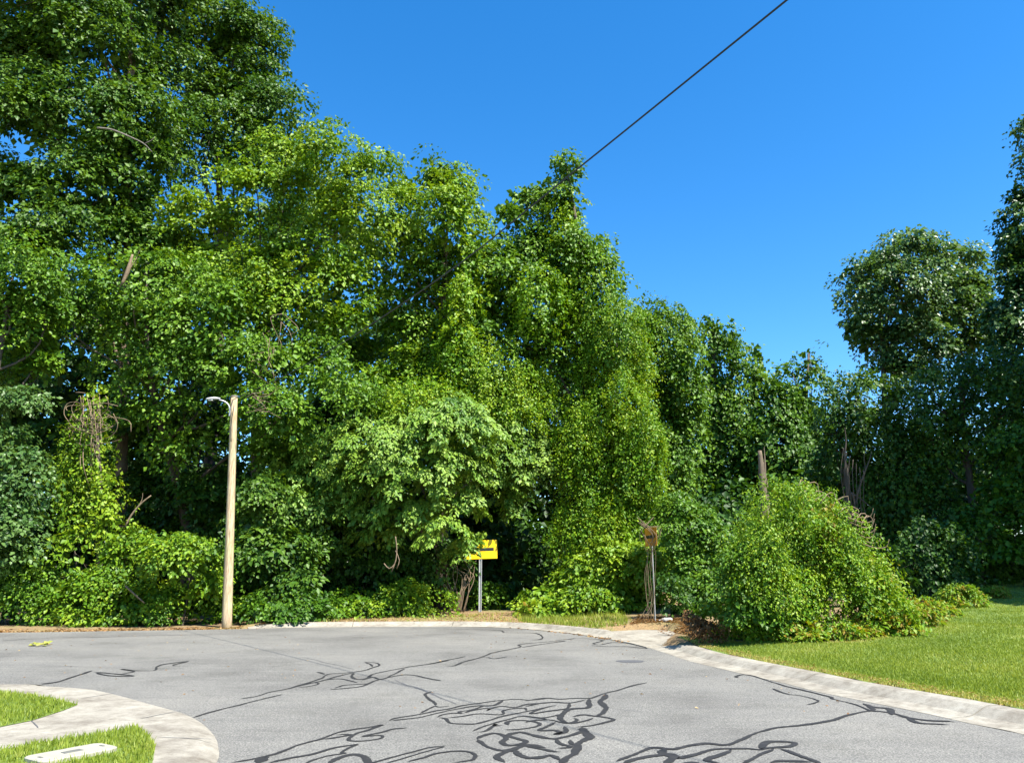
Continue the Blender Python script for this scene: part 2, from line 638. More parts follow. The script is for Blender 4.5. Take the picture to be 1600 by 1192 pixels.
TARS = [
    (.055, cv('A', [(0, 565), (50, 550), (150, 520), (300, 485), (450, 445), (570, 418)])),
    (.06, cv('A', [(300, 448), (400, 430), (480, 405), (600, 382), (700, 352), (800, 320), (850, 292), (950, 285), (1070, 270), (1130, 250), (1165, 238), (1150, 222), (1085, 218), (1110, 228), (1130, 245)])),
    (.065, cv('A', [(640, 370), (740, 350), (840, 328), (920, 305), (1000, 288), (1015, 290), (1005, 310), (1040, 325), (1100, 318), (1140, 292), (1240, 270), (1330, 252), (1420, 238), (1500, 228), (1600, 208)]) + cv('F', [(120, 310), (200, 292), (300, 272), (352, 260)])),
    (.055, cv('A', [(650, 370), (700, 372), (770, 362), (795, 350), (780, 345), (840, 328), (940, 322), (1035, 345)])),
    (.065, cv('A', [(860, 382), (900, 385), (1040, 372), (1100, 352), (1150, 330), (1240, 310), (1320, 296), (1400, 302), (1470, 318), (1560, 335)])),
    (.055, cv('A', [(890, 380), (950, 362), (1060, 355), (1110, 348)])),
    (.055, cv('A', [(1060, 330), (1130, 312), (1160, 322), (1200, 322), (1250, 300), (1330, 258)])),
    (.06, cv('A', [(775, 278), (800, 282), (830, 294)])),
    (.06, cv('A', [(240, 848), (400, 820), (540, 785), (660, 740), (800, 700), (900, 660), (1000, 638), (1100, 625), (1190, 610), (1100, 640), (1020, 665), (970, 700), (1000, 710), (1100, 708), (1180, 690), (1160, 675), (1060, 682), (1180, 655), (1250, 635), (1355, 628)])),
    (.06, cv('A', [(810, 700), (870, 692), (960, 678), (1000, 670), (900, 670)])),
    (.06, cv('A', [(470, 850), (600, 820), (760, 790), (900, 750), (1000, 735), (1030, 732), (980, 750), (930, 780), (960, 785), (850, 805), (760, 830), (700, 855)])),
    (.17, cv('A', [(415, 850), (440, 825), (485, 810)])),
    (.10, cv('A', [(850, 855), (920, 815), (1000, 795), (1060, 805), (1090, 840), (1120, 870)])),
    (.055, cv('B', [(45, 468), (130, 440), (340, 405), (500, 370), (640, 350), (760, 320), (920, 300), (1080, 275), (1260, 260), (1400, 268), (1600, 250)])),
    (.055, cv('B', [(60, 470), (160, 455), (340, 435), (520, 395), (680, 360), (820, 335), (900, 325), (1060, 318), (1150, 272)])),
    (.06, cv('B', [(350, 395), (400, 370), (490, 325), (530, 335), (640, 325)])),
    (.06, cv('B', [(500, 320), (480, 290), (420, 250), (400, 210), (460, 185)])),
    (.055, cv('B', [(510, 435), (560, 410), (650, 395), (740, 395), (720, 380), (800, 370), (880, 350), (960, 325), (1100, 320)])),
    (.055, cv('B', [(520, 435), (600, 450), (640, 490), (760, 500), (880, 498), (1000, 465), (1100, 430), (1250, 400), (1400, 370), (1600, 330)])),
    (.055, cv('B', [(600, 440), (760, 425), (880, 405), (980, 405), (1100, 412), (1140, 400), (1130, 375), (1200, 355), (1350, 345), (1370, 372)])),
    (.055, cv('B', [(760, 395), (860, 370), (980, 350), (1020, 355), (990, 370), (1120, 330), (1250, 340), (1380, 310), (1600, 295)])),
    (.05, cv('B', [(850, 570), (930, 535), (1080, 490), (1200, 455), (1350, 425), (1600, 455)])),
    (.05, cv('B', [(880, 575), (960, 570), (1080, 500), (1060, 515), (1150, 510)])),
    (.07, cv('B', [(1200, 510), (1190, 480), (1280, 465), (1400, 470), (1500, 495), (1450, 525), (1350, 545), (1230, 555), (1160, 550)])),
    (.085, cv('B', [(890, 645), (950, 610), (1050, 590), (1120, 605), (1170, 640), (1130, 670), (1180, 705), (1280, 700), (1370, 670), (1300, 640), (1210, 605), (1330, 575), (1430, 600), (1600, 640)])),
    (.09, cv('B', [(900, 645), (950, 690), (1030, 730), (1150, 755), (1260, 740), (1400, 700), (1560, 730)])),
    (.095, cv('B', [(1160, 870), (1080, 830), (1120, 790), (1240, 755), (1300, 800), (1400, 830), (1600, 800)])),
    (.035, cv('B', [(-300, 930), (-100, 868), (150, 800), (330, 755), (460, 720), (600, 712), (480, 745), (330, 785), (100, 855), (0, 880)])),
    (.05, cv('B', [(220, 865), (380, 825), (520, 780), (680, 758), (820, 765), (890, 810), (840, 850), (650, 874)])),
    (.055, cv('C', [(0, 275), (200, 250), (340, 260), (500, 250), (640, 250), (760, 205), (900, 170), (1050, 125), (1180, 102)])),
    (.095, cv('C', [(625, 255), (610, 290), (630, 320), (590, 345), (450, 355), (390, 390), (350, 440), (370, 470), (440, 490)])),
    (.10, cv('C', [(780, 210), (770, 250), (740, 280), (770, 310), (800, 350), (760, 390), (680, 425)])),
    (.055, cv('C', [(0, 330), (150, 300), (280, 290), (430, 295), (590, 265)])),
    (.055, cv('C', [(430, 300), (400, 350), (200, 380), (50, 400), (130, 360), (310, 315)])),
    (.055, cv('C', [(0, 425), (150, 440), (250, 430), (370, 400)])),
    (.06, cv('C', [(450, 430), (560, 410), (660, 420), (760, 430), (850, 455), (760, 485), (620, 515), (480, 530)])),
    (.07, cv('C', [(460, 440), (490, 465), (400, 490), (250, 460), (100, 465), (0, 485)])),
    (.055, cv('C', [(430, 500), (560, 475), (660, 440)])),
    (.07, cv('C', [(300, 480), (220, 520), (150, 560), (280, 560), (340, 580), (300, 600), (390, 570), (380, 520)])),
    (.12, cv('C', [(550, 530), (590, 590), (635, 630), (590, 650), (520, 690), (510, 740), (470, 790), (400, 820), (330, 880)])),
    (.08, cv('C', [(570, 560), (450, 610), (310, 640), (250, 640), (120, 620), (0, 580)])),
    (.09, cv('C', [(430, 650), (470, 700), (520, 700)])),
    (.08, cv('C', [(290, 640), (340, 690), (440, 720), (300, 735)])),
    (.09, cv('C', [(-20, 820), (120, 830), (250, 800), (350, 850)])),
    (.08, cv('C', [(-20, 700), (100, 730), (250, 760), (350, 770)])),
    (.075, cv('D', [(-200, 800), (0, 720), (100, 685), (200, 690), (280, 695), (420, 665), (560, 648), (700, 660), (790, 645), (900, 590), (1000, 550), (1120, 520), (1300, 500), (1460, 480), (1600, 450)]) + cv('E', [(150, 505), (300, 465), (420, 455), (540, 470), (660, 500), (760, 545), (900, 555), (1020, 560)])),
    (.085, cv('D', [(-150, 815), (0, 770), (150, 745), (260, 740), (320, 770), (450, 740), (600, 700), (760, 692), (900, 690), (1000, 700), (1060, 690), (1150, 680), (1260, 670), (1300, 640), (1200, 630), (1080, 632), (1030, 665), (1010, 700)])),
    (.14, cv('D', [(210, 690), (200, 735), (270, 760), (200, 820)])),
    (.08, cv('D', [(770, 700), (680, 740), (550, 785), (680, 815)])),
    (.08, cv('D', [(1120, 690), (1000, 750), (850, 815)])),
    (.08, cv('D', [(1150, 690), (1250, 720), (1400, 775), (1520, 825)])),
    (.09, cv('D', [(320, 840), (440, 808), (520, 830)])),
    (.09, cv('D', [(1080, 808), (1200, 795), (1450, 805)])),
    (.055, cv('D', [(830, 102), (800, 92), (860, 75), (950, 85), (1060, 120), (1220, 172), (1400, 214), (1600, 265)]) + cv('E', [(100, 357), (220, 385), (300, 410), (400, 450), (470, 462)])),
    (.05, cv('D', [(1100, 188), (1220, 235), (1340, 250), (1480, 290), (1440, 315), (1380, 325)])),
    (.11, cv('E', [(340, 395), (420, 425), (490, 432), (545, 440), (570, 485)])),
    (.12, cv('E', [(380, 410), (430, 455)])),
    (.075, cv('E', [(600, 490), (720, 512), (850, 528), (1000, 534), (1070, 542)])),
    (.06, cv('F', [(220, 322), (280, 320), (340, 295), (440, 270), (500, 245), (560, 230), (660, 210), (690, 200), (680, 190), (740, 180), (860, 170), (960, 165), (860, 180), (700, 205)])),
    (.05, cv('F', [(440, 268), (490, 268), (530, 275), (620, 262)])),
    (.07, cv('F', [(0, 87), (60, 87), (180, 87), (270, 90), (340, 92), (460, 95), (570, 100), (600, 112), (720, 114), (790, 117), (830, 137), (820, 154), (750, 160)])),
    (.065, cv('F', [(910, 160), (990, 155), (1060, 148), (1200, 160), (1150, 180), (1190, 188), (1260, 175), (1340, 178), (1410, 190), (1480, 212), (1350, 200), (1220, 200), (1130, 192)])),
    (.07, cv('G', [(235, 490), (330, 480), (440, 445), (550, 410)])),
    (.13, cv('G', [(245, 492), (275, 488), (320, 484)])),
    (.07, cv('G', [(555, 420), (640, 425), (780, 440), (760, 445), (650, 440), (570, 425)])),
    (.06, cv('G', [(720, 430), (800, 415), (730, 402), (800, 410), (920, 408), (950, 380), (1030, 365), (1120, 355), (1030, 378), (1075, 383)])),
    (.06, cv('G', [(0, 232), (80, 228), (200, 220), (400, 214), (560, 213), (680, 209), (900, 201), (1200, 196), (1500, 192)])),
]
OLD = [
    (.03, cv('B', [(100, 70), (200, 120), (300, 145), (420, 190), (560, 250), (700, 310)])),
    (.016, cv('A', [(680, 185), (760, 200), (830, 220), (900, 232), (960, 250), (1020, 262)])),
    (.012, cv('C', [(830, 350), (910, 355), (1000, 368), (1080, 375), (1140, 390)])),
    (.012, cv('A', [(0, 260), (150, 265), (330, 262), (480, 266)])),
    (.012, cv('G', [(0, 372), (250, 380), (500, 385), (800, 392), (1100, 398)])),
]
rng = np.random.default_rng(3)


def ribbon(name, pts, w, z, mat, rough=.16):
    g = [flat(*p) for p in pts]
    c = smooth_line(g, .03)
    n = len(c)
    jit = rng.standard_normal((n, 2)).cumsum(0)
    jit -= np.linspace(0, 1, n)[:, None] * jit[-1]
    c = c + jit * .0022
    d = np.gradient(c, axis=0)
    d /= np.linalg.norm(d, axis=1)[:, None] + 1e-9
    nr = np.stack([-d[:, 1], d[:, 0]], 1)
    s = np.cumsum(np.r_[0, np.hypot(*np.diff(c, axis=0).T)])
    e = np.minimum(s, s[-1] - s)
    ph = rng.random(4) * 6.3
    wl_ = 1 + rough * (np.sin(s * 3.1 + ph[0]) + .7 * np.sin(s * 9.7 + ph[1]) + .35 * rng.standard_normal(n))
    wr_ = 1 + rough * (np.sin(s * 2.7 + ph[2]) + .7 * np.sin(s * 11.3 + ph[3]) + .35 * rng.standard_normal(n))
    tp = sstep(-.02, .12, e)
    L_ = c + nr * (w * .5 * np.clip(wl_, .35, 2) * tp)[:, None]
    R_ = c - nr * (w * .5 * np.clip(wr_, .35, 2) * tp)[:, None]
    zz = np.full((n, 1), z)
    co = np.concatenate([np.hstack([L_, zz]), np.hstack([R_, zz])])
    i = np.arange(n - 1)
    f = np.stack([i, i + n, i + n + 1, i + 1], 1)
    return mesh_obj(name, np_mesh(name, co, f), mat, road)


for k, (w, pts) in enumerate(TARS):
    ribbon('tar_line', pts, w * .7, .0045 + .00005 * k, TAR, .28)
for k, (w, pts) in enumerate(OLD):
    ribbon('road_crack', pts, w, .0030 + .0002 * k, TAR_OLD, .4)
c = flat(985, 1033)
bmv = [(c[0] + .26 * math.cos(t) * (1 + .1 * math.sin(3 * t)), c[1] + .24 * math.sin(t) * (1 + .1 * math.cos(2 * t)), .004) for t in np.linspace(0, 2 * math.pi, 24, endpoint=False)]
me = bpy.data.meshes.new('tar_patch')
me.from_pydata(bmv, [], [tuple(range(24))])
mesh_obj('tar_patch', me, TAR_OLD, road)

# ------------------------------------------------------------------ kerbs
PROFILE = [(0.0, .003), (.22, .012), (.33, .03), (.42, .075), (.50, .112), (.57, .124), (.70, .124), (.71, .10), (.71, -.12)]


def kerb(name, line, length=3.05, gap=.022, taper_start=False, taper_end=False, prof=PROFILE):
    c = smooth_line(line, .15)
    d = np.gradient(c, axis=0)
    d /= np.linalg.norm(d, axis=1)[:, None]
    nr = np.stack([-d[:, 1], d[:, 0]], 1)        # outward side chosen by line direction
    s = np.cumsum(np.r_[0, np.hypot(*np.diff(c, axis=0).T)])
    root = empty(name, (c[0][0], c[0][1], 0), None, None)
    tag(root, kind='structure')
    s0 = 0.0
    while s0 < s[-1] - .3:
        s1 = min(s0 + length, s[-1])
        ss = np.linspace(s0 + gap / 2, s1 - gap / 2, 10)
        cx = np.stack([np.interp(ss, s, c[:, 0]), np.interp(ss, s, c[:, 1])], 1)
        nn = np.stack([np.interp(ss, s, nr[:, 0]), np.interp(ss, s, nr[:, 1])], 1)
        v, f = [], []
        K = len(prof)
        for i in range(len(ss)):
            tz = min(1, .15 + (ss[i]) / 1.2) if taper_start else 1
            if taper_end:
                tz = min(tz, .15 + (s[-1] - ss[i]) / 1.5)
            for (o, z) in prof:
                v.append((cx[i][0] + nn[i][0] * o, cx[i][1] + nn[i][1] * o, z * tz if z > 0 else z))
        for i in range(len(ss) - 1):
            for k in range(K - 1):
                a = i * K + k
                f.append((a, a + K, a + K + 1, a + 1))
        f.append(tuple(range(K)))
        f.append(tuple((len(ss) - 1) * K + k for k in range(K))[::-1])
        me = bpy.data.meshes.new('kerb_section')
        me.from_pydata(v, [], f)
        me.update()
        mesh_obj('kerb_section', me, CONCRETE, root)
        s0 = s1
    return root


far_line = [flat(x, y) for x, y in ((388, 982.2), (440, 981), (500, 980), (640, 979), (720, 979), (800, 981), (880, 988), (930, 994.5), (952, 997.5))]
kerb('kerb', far_line, 3.05, .018, True, True)
kerb('kerb', [flat(x, y) for x, y in ((1008, 1010), (1040, 1020), (1075, 1032), (1120, 1043), (1180, 1057), (1225, 1067), (1280, 1081), (1360, 1097), (1450, 1115), (1520, 1131), (1600, 1147))] + [np.array((5.62, 6.0)), np.array((5.75, 3.0)), np.array((5.8, -8.0))], taper_start=True)


def slab(name, px, z0, z1, mat, tz=None):
    pts = [flat(x, y, z1) for x, y in px]
    n = len(pts)
    v = [(p[0], p[1], z1) for p in pts] + [(p[0], p[1], z0) for p in pts]
    t = tessellate_polygon([[Vector((p[0], p[1], 0)) for p in pts]])
    f = [tuple(q) for q in t] + [(i, i + n, (i + 1) % n + n, (i + 1) % n) for i in range(n)]
    me = bpy.data.meshes.new(name)
    me.from_pydata(v, [], f)
    bm = bmesh.new()
    bm.from_mesh(me)
    bmesh.ops.recalc_face_normals(bm, faces=bm.faces)
    bm.to_mesh(me)
    bm.free()
    o = mesh_obj(name, me, mat)
    tag(o, kind='structure')
    return o


slab('concrete_apron', [(953, 998), (948, 990), (958, 985.5), (1000, 983.5), (1034, 983.5), (1058, 987), (1054, 993), (1042, 1000), (1032, 1009), (1010, 1010.5), (985, 1004)], -.1, .016, CONCRETE)

# left corner: walk, rolled kerb and grass beds
edge = [np.array((-2.3, -14.)), np.array((-2.32, 4.)), np.array((-2.4, 6.2))] + LEFT_EDGE + [np.array((-14., left_l[1] + .05)), np.array((-40., left_l[1]))]
ec = smooth_line(edge, .2)
d = np.gradient(ec, axis=0)
d /= np.linalg.norm(d, axis=1)[:, None]
nl = np.stack([-d[:, 1], d[:, 0]], 1)
v = []
prof = [(0, -.1), (0, .004), (.05, .03), (.16, .062), (.28, .075)]
K = len(prof)
for i in range(len(ec)):
    for o_, z_ in prof:
        v.append((ec[i][0] + nl[i][0] * o_, ec[i][1] + nl[i][1] * o_, z_))
f = []
for i in range(len(ec) - 1):
    for k in range(K - 1):
        q = i * K + k
        f.append((q, q + K, q + K + 1, q + 1))
inner = [i * K + K - 1 for i in range(len(ec))]
b0 = len(v)
v += [(-40., -14., .075)]
loop = inner + [b0]
t = tessellate_polygon([[Vector((v[i][0], v[i][1], 0)) for i in loop]])
f += [tuple(loop[i] for i in q) for q in t]
me = bpy.data.meshes.new('sidewalk')
me.from_pydata(v, [], f)
bm = bmesh.new()
bm.from_mesh(me)
for fc in bm.faces:
    fc.normal_update()
    if fc.normal.z < 0:
        fc.normal_flip()
bm.to_mesh(me)
bm.free()
sidewalk = mesh_obj('sidewalk', me, CONCRETE)
tag(sidewalk, kind='structure')
# score lines cut into the walk
for k, (p, q) in enumerate((((190, 1090), (122, 1101)), ((40, 1131), (58, 1150)), ((215, 1135), (290, 1118)), ((243, 1165), (341, 1168)))):
    ribbon('walk_joint', [p, ((p[0] + q[0]) / 2 + 1, (p[1] + q[1]) / 2), q], .014, .0775, TAR_OLD, .1).parent = None
for o in [o for o in COL.objects if o.name.startswith('walk_joint')]:
    o.matrix_parent_inverse = Matrix()
    o.parent = sidewalk

GB1 = [flat(x, y, .08) for x, y in ((0, 1081), (40, 1084), (80, 1091), (122, 1100), (100, 1109), (50, 1125), (0, 1135))]
GB1 += [np.array((-9.5, 8.7)), np.array((-40, 7.2)), np.array((-40, 11.4)), np.array((-12, 11.45))]
GB2 = [flat(x, y, .08) for x, y in ((0, 1172), (60, 1160), (140, 1148), (215, 1134), (232, 1148), (243, 1165), (238, 1192))]
GB2 += [np.array((-3.1, 4)), np.array((-3.1, -10)), np.array((-40, -10)), np.array((-40, 5.4))]
for nm, poly in (('grass_bed', GB1), ('grass_bed', GB2)):
    n = len(poly)
    t = tessellate_polygon([[Vector((p[0], p[1], 0)) for p in poly]])
    me = bpy.data.meshes.new(nm)
    me.from_pydata([(p[0], p[1], .081) for p in poly], [], [tuple(q) for q in t])
    bm = bmesh.new()
    bm.from_mesh(me)
    for fc in bm.faces:
        fc.normal_update()
        if fc.normal.z < 0:
            fc.normal_flip()
    bm.to_mesh(me)
    bm.free()
    o = mesh_obj(nm, me, TURF)
    tag(o, kind='structure')

# right lawn sheet on the terrain
kr = smooth_line([flat(x, y) for x, y in ((1040, 1020), (1120, 1043), (1225, 1067), (1360, 1097), (1600, 1147))] + [np.array((5.62, 6.0)), np.array((5.75, 3.0)), np.array((5.8, -8.0))], .3)
dk = np.gradient(kr, axis=0)
dk /= np.linalg.norm(dk, axis=1)[:, None]
back = kr + np.stack([-dk[:, 1], dk[:, 0]], 1) * .74
LAWN_BACK = [ground_hit(x, y) for x, y in ((1062, 994), (1100, 999), (1180, 1004), (1330, 1004), (1410, 988), (1470, 960), (1530, 938), (1570, 924))]
LAWN = np.array(list(LAWN_BACK)[::-1] + list(back) + [np.array((60, -8.)), np.array((60, 44.)), np.array((13., 44.)), np.array((12.0, 33.))])
co, f = grid_sheet(3, 50, -8, 44, .25, lambda c: poly_inside(c, LAWN), .009)
used = np.unique(f)
remap = np.full(len(co), -1)
remap[used] = np.arange(len(used))
lawn = mesh_obj('lawn', np_mesh('lawn', co[used], remap[f], smooth=True), TURF)
tag(lawn, kind='structure')


def blades(name, P, Z, hmin, hmax, w, mat, seed, tintfun=None):
    r = np.random.default_rng(seed)
    n = len(P)
    ang = r.random(n) * 6.283
    hh = hmin + (hmax - hmin) * r.random(n) ** 1.3
    lean = .75 * hh * r.random(n)
    la = r.random(n) * 6.283
    ww = w * (.6 + .8 * r.random(n))
    b = np.column_stack([P, Z])
    dx = np.stack([np.cos(ang), np.sin(ang), np.zeros(n)], 1) * ww[:, None] * .5
    tip = b + np.stack([np.cos(la) * lean, np.sin(la) * lean, hh], 1)
    co = np.stack([b - dx, b + dx, tip], 1).reshape(-1, 3)
    f = np.arange(3 * n).reshape(-1, 3)
    patch = .5 + .28 * np.sin(P[:, 0] * 1.3 + 1.7 * np.sin(P[:, 1] * .6)) * np.sin(P[:, 1] * .9)
    t = np.clip(.45 * patch + .55 * r.random(n) if tintfun is None else tintfun(P, r), 0, 1)
    o = mesh_obj(name, np_mesh(name, co, f, t), mat)
    tag(o, kind='stuff')
    return o


def scatter(poly, n, box, seed):
    r = np.random.default_rng(seed)
    P = np.stack([r.uniform(box[0], box[1], n), r.uniform(box[2], box[3], n)], 1)
    return P[poly_inside(P, np.asarray(poly))]


r = np.random.default_rng(1)
th, rr_ = r.uniform(R(7), R(46), 620000), np.exp(r.uniform(math.log(8.5), math.log(44), 620000))
P = np.stack([rr_ * np.sin(th), rr_ * np.cos(th)], 1)
P = P[poly_inside(P, LAWN)]
dl = poly_dist(P, LAWN)
o = blades('lawn_grass', P, height(P) + .006, .02, .055, .014, G_GRASS, 5,
           lambda P, r: .35 * (.5 + .5 * np.sin(P[:, 0] * 1.3 + 1.7 * np.sin(P[:, 1] * .6)) * np.sin(P[:, 1] * .9)) + .5 * r.random(len(P)) + .55 * (1 - sstep(.05, .5, dl)))
o['label'] = 'bright mown grass blades on the sloping right lawn'
for nm, poly, box, n, seed in (('bed_grass', GB1, (-9, -4.5, 8, 12), 30000, 7), ('bed_grass', GB2, (-7.5, -3, 5.4, 9.6), 42000, 8)):
    P = scatter(poly, n, box, seed)
    lc_, lu_ = (flat(43, 1187, .1) + flat(165, 1164, .1)) / 2, flat(165, 1164, .1) - flat(43, 1187, .1)
    lu_ = lu_ / np.linalg.norm(lu_)
    q_ = P - lc_ + np.array([-lu_[1], lu_[0]]) * .06
    P = P[~((np.abs(q_ @ lu_) < .62 * np.linalg.norm(flat(165, 1164, .1) - flat(43, 1187, .1)) * .9) & (np.abs(q_ @ np.array([-lu_[1], lu_[0]])) < .2))]
    blades(nm, P, np.full(len(P), .082), .025, .07, .013, G_GRASS, seed)

# verge grass behind the far kerb
VERGE = [ground_hit(x, y) for x, y in ((820, 976), (880, 978), (930, 983), (975, 980), (988, 968), (960, 957), (880, 959), (800, 962))]
P = np.concatenate([scatter(VERGE, 16000, (-2, 6, 20, 31), 11)])
blades('verge_grass', P, height(P), .06, .2, .025, G_GRASS, 12)
VERGE2 = [ground_hit(x, y) for x, y in ((420, 974), (700, 970), (820, 974), (980, 984), (990, 968), (800, 957), (600, 957), (430, 966))]
P = scatter(VERGE2, 9000, (-10, 6, 20, 34), 13)
blades('verge_grass', P, height(P), .04, .13, .025, G_GRASS, 14, lambda P, r: .5 + .5 * r.random(len(P)))


# ------------------------------------------------------------------ foliage engine
def unit(a):
    return a / (np.linalg.norm(a, axis=-1, keepdims=True) + 1e-9)


def leaves_mesh(name, pos, axis, nrm, size, tint, shape=.55, droop=.12):
    """folded rhombic leaves: 4 vertices, 2 triangles each"""
    n = len(pos)
    axis = unit(axis)
    side = unit(np.cross(nrm, axis))
    nn = np.cross(axis, side)
    s = size[:, None]
    base = pos
    l = pos + axis * s * .45 + side * s * shape * .5 + nn * s * .10
    r_ = pos + axis * s * .45 - side * s * shape * .5 + nn * s * .10
    tip = pos + axis * s - nn * s * droop
    co = np.stack([base, r_, tip, l], 1).reshape(-1, 3)
    b = np.arange(n)[:, None] * 4
    f = np.concatenate([b + np.array([0, 1, 2]), b + np.array([0, 2, 3])], 1).reshape(-1, 3)
    return np_mesh(name, co, f, np.repeat(np.clip(tint, 0, 1), 2))


LEAFCOUNT = 0
LEAF_K, PER_K, DENS_K = 1.05, 1.98, 1.55


def foliage(name, lobes, mat, parent, seed, leaf=.13, clump=.6, dens=1.0, per=26, style='tier', shape=.6, tint=(.5, .22), floor=None, thin=0.0, inner=.26, gap=-.08):
    leaf, per, dens, shape = leaf * LEAF_K, int(per * PER_K), dens * DENS_K, shape * 1.2
    """lobes: (n,6) centre+radii. A shell of leaf sprays over each lobe, uneven, with gaps."""
    global LEAFCOUNT
    r = np.random.default_rng(seed)
    L = np.asarray(lobes, dtype=float)
    C, D, RO, LI = [], [], [], []
    for i, lb in enumerate(L):
        rx, ry, rz = lb[3:]
        area = 4 * math.pi * (rx * ry + rx * rz + ry * rz) / 3
        k = max(6, int(dens * area / (clump * clump * 1.15)))
        dv = unit(r.standard_normal((k, 3)))
        ph = r.random(3) * 6.28
        nz = np.sin(dv[:, 0] * 3.1 + ph[0]) * np.sin(dv[:, 1] * 2.9 + ph[1]) + .6 * np.sin(dv[:, 2] * 5.2 + ph[2] + dv[:, 0] * 3)
        inn = r.random(k) < inner
        fac = (1 + .13 * nz) * np.where(inn, r.uniform(.25, .72, k), r.uniform(.76, 1.06, k))
        p = lb[:3] + dv * fac[:, None] * lb[3:]
        nrm = unit(dv / lb[3:])
        lam = clump * 1.75
        g3 = (np.sin(p[:, 0] / lam + ph[0] * 3) * np.sin(p[:, 1] / lam + ph[1] * 5 + .7 * np.sin(p[:, 2] / lam)) + np.sin(p[:, 2] / lam * 1.35 + ph[2] * 4 + .8 * np.sin(p[:, 0] / lam * .8)) * .8)
        p = p + nrm * (g3 * clump * .55)[:, None]
        keep = (g3 > gap) | inn | (r.random(k) < .08)
        keep &= ~((nrm[:, 1] > .35) & (r.random(k) < .55))
        keep &= ~((nrm[:, 2] < -.45) & (r.random(k) < .5))
        if thin:
            keep &= r.random(k) > thin
        for j, lo in enumerate(L):
            if j != i:
                q = np.sum(((p - lo[:3]) / (lo[3:] * .72)) ** 2, 1)
                keep &= q > 1
        if floor is not None:
            keep &= p[:, 2] > floor + .05
        C.append(p[keep])
        D.append(nrm[keep])
        RO.append(inn[keep])
    C = np.concatenate(C)
    D = np.concatenate(D)
    RO = np.concatenate(RO)
    K = len(C)
    up = np.array([0, 0, 1.0])
    rc = clump * r.uniform(.65, 1.35, K)
    m = per
    U = r.random((K, m))
    F = r.random((K, m)) * 6.283
    hor = D * np.array([1, 1, 0]) + r.standard_normal((K, 3)) * np.array([.25, .25, 0])
    hor = unit(hor)
    ctint = r.normal(tint[0], tint[1] * .75, K) + .13 * np.sin(C[:, 0] * .9 + seed) * np.sin(C[:, 2] * 1.1 + seed * .7)
    if style == 'tier':
        n = unit(D * .55 + up * .75 + r.standard_normal((K, 3)) * .28)
        t1 = unit(np.cross(n, hor + 1e-3))
        t2 = np.cross(n, t1)
        rad = rc[:, None] * np.sqrt(U)
        rdir = np.cos(F)[..., None] * t1[:, None] + np.sin(F)[..., None] * t2[:, None]
        pos = C[:, None] + rdir * rad[..., None] - up * (.45 * rad ** 2 / rc[:, None])[..., None] + n[:, None] * (r.normal(0, .13, (K, m)) * rc[:, None])[..., None]
        ax = rdir * .8 + hor[:, None] * .5 - up * .45 + r.standard_normal((K, m, 3)) * .45
        nn = n[:, None] + r.standard_normal((K, m, 3)) * .42
    elif style == 'vine':
        n = unit(D * .9 + hor * .3 + up * .25 + r.standard_normal((K, 3)) * .2)
        t1 = unit(np.cross(n, np.broadcast_to(up, n.shape) + r.standard_normal((K, 3)) * .15))
        t2 = np.cross(t1, n)                       # runs down the surface
        t2 = np.where(t2[:, 2:3] > 0, -t2, t2)
        a = rc[:, None] * .34 * r.normal(0, 1, (K, m))
        b = rc[:, None] * (3.9 * U - 1.2)
        pos = C[:, None] + t1[:, None] * a[..., None] + t2[:, None] * b[..., None] + n[:, None] * (r.normal(.0, .16, (K, m)) * rc[:, None])[..., None]
        ax = -up * .7 + n[:, None] * .45 + r.standard_normal((K, m, 3)) * .5
        nn = n[:, None] * .8 + up * .55 + r.standard_normal((K, m, 3)) * .4
    else:                                           # 'arch' : drooping two-ranked sprays
        n = unit(D * .4 + up * .8 + r.standard_normal((K, 3)) * .2)
        Ls = rc * 2.0
        s = U
        sd = unit(np.cross(hor, np.broadcast_to(up, hor.shape)))
        sgn = np.where(r.random((K, m)) < .5, -1, 1)
        pos = C[:, None] + hor[:, None] * (Ls[:, None] * (s - .3))[..., None] - up * (Ls[:, None] * .55 * s ** 2)[..., None] + sd[:, None] * (sgn * rc[:, None] * .3 * r.random((K, m)))[..., None] + r.standard_normal((K, m, 3)) * (.07 * rc)[:, None, None]
        ax = hor[:, None] * .6 + sd[:, None] * (sgn * .7)[..., None] - up * (.3 + .7 * s)[..., None] + r.standard_normal((K, m, 3)) * .3
        nn = n[:, None] + hor[:, None] * (s * .8)[..., None] + r.standard_normal((K, m, 3)) * .33
    pos = pos.reshape(-1, 3)
    ax = ax.reshape(-1, 3)
    nn = nn.reshape(-1, 3)
    tn = (ctint[:, None] + r.normal(0, tint[1] * .8, (K, m))).ravel()
    sz = leaf * r.uniform(.55, 1.42, K * m) * np.where(np.repeat(RO, m), 1.5, 1.0)
    if floor is not None:
        k = pos[:, 2] > floor
        pos, ax, nn, tn, sz = pos[k], ax[k], nn[k], tn[k], sz[k]
    LEAFCOUNT += len(pos)
    return mesh_obj(name, leaves_mesh(name, pos, ax, nn, sz, tn, shape), mat, parent)


def lobes_at(Y, spec, depth=.9, jitter=.12, seed=0):
    """(px, py, rx, ry[, dY]) -> world ellipsoids at distance Y"""
    r = np.random.default_rng(seed)
    out = []
    for s in spec:
        dy = s[4] if len(s) > 4 else r.normal(0, jitter * 4)
        p, mpp = at(s[0], s[1], Y + dy)
        rx, rz = s[2] * mpp, s[3] * mpp
        ry = depth * (rx + rz) / 2
        out.append((*p, rx, ry, rz))
    return np.array(out)


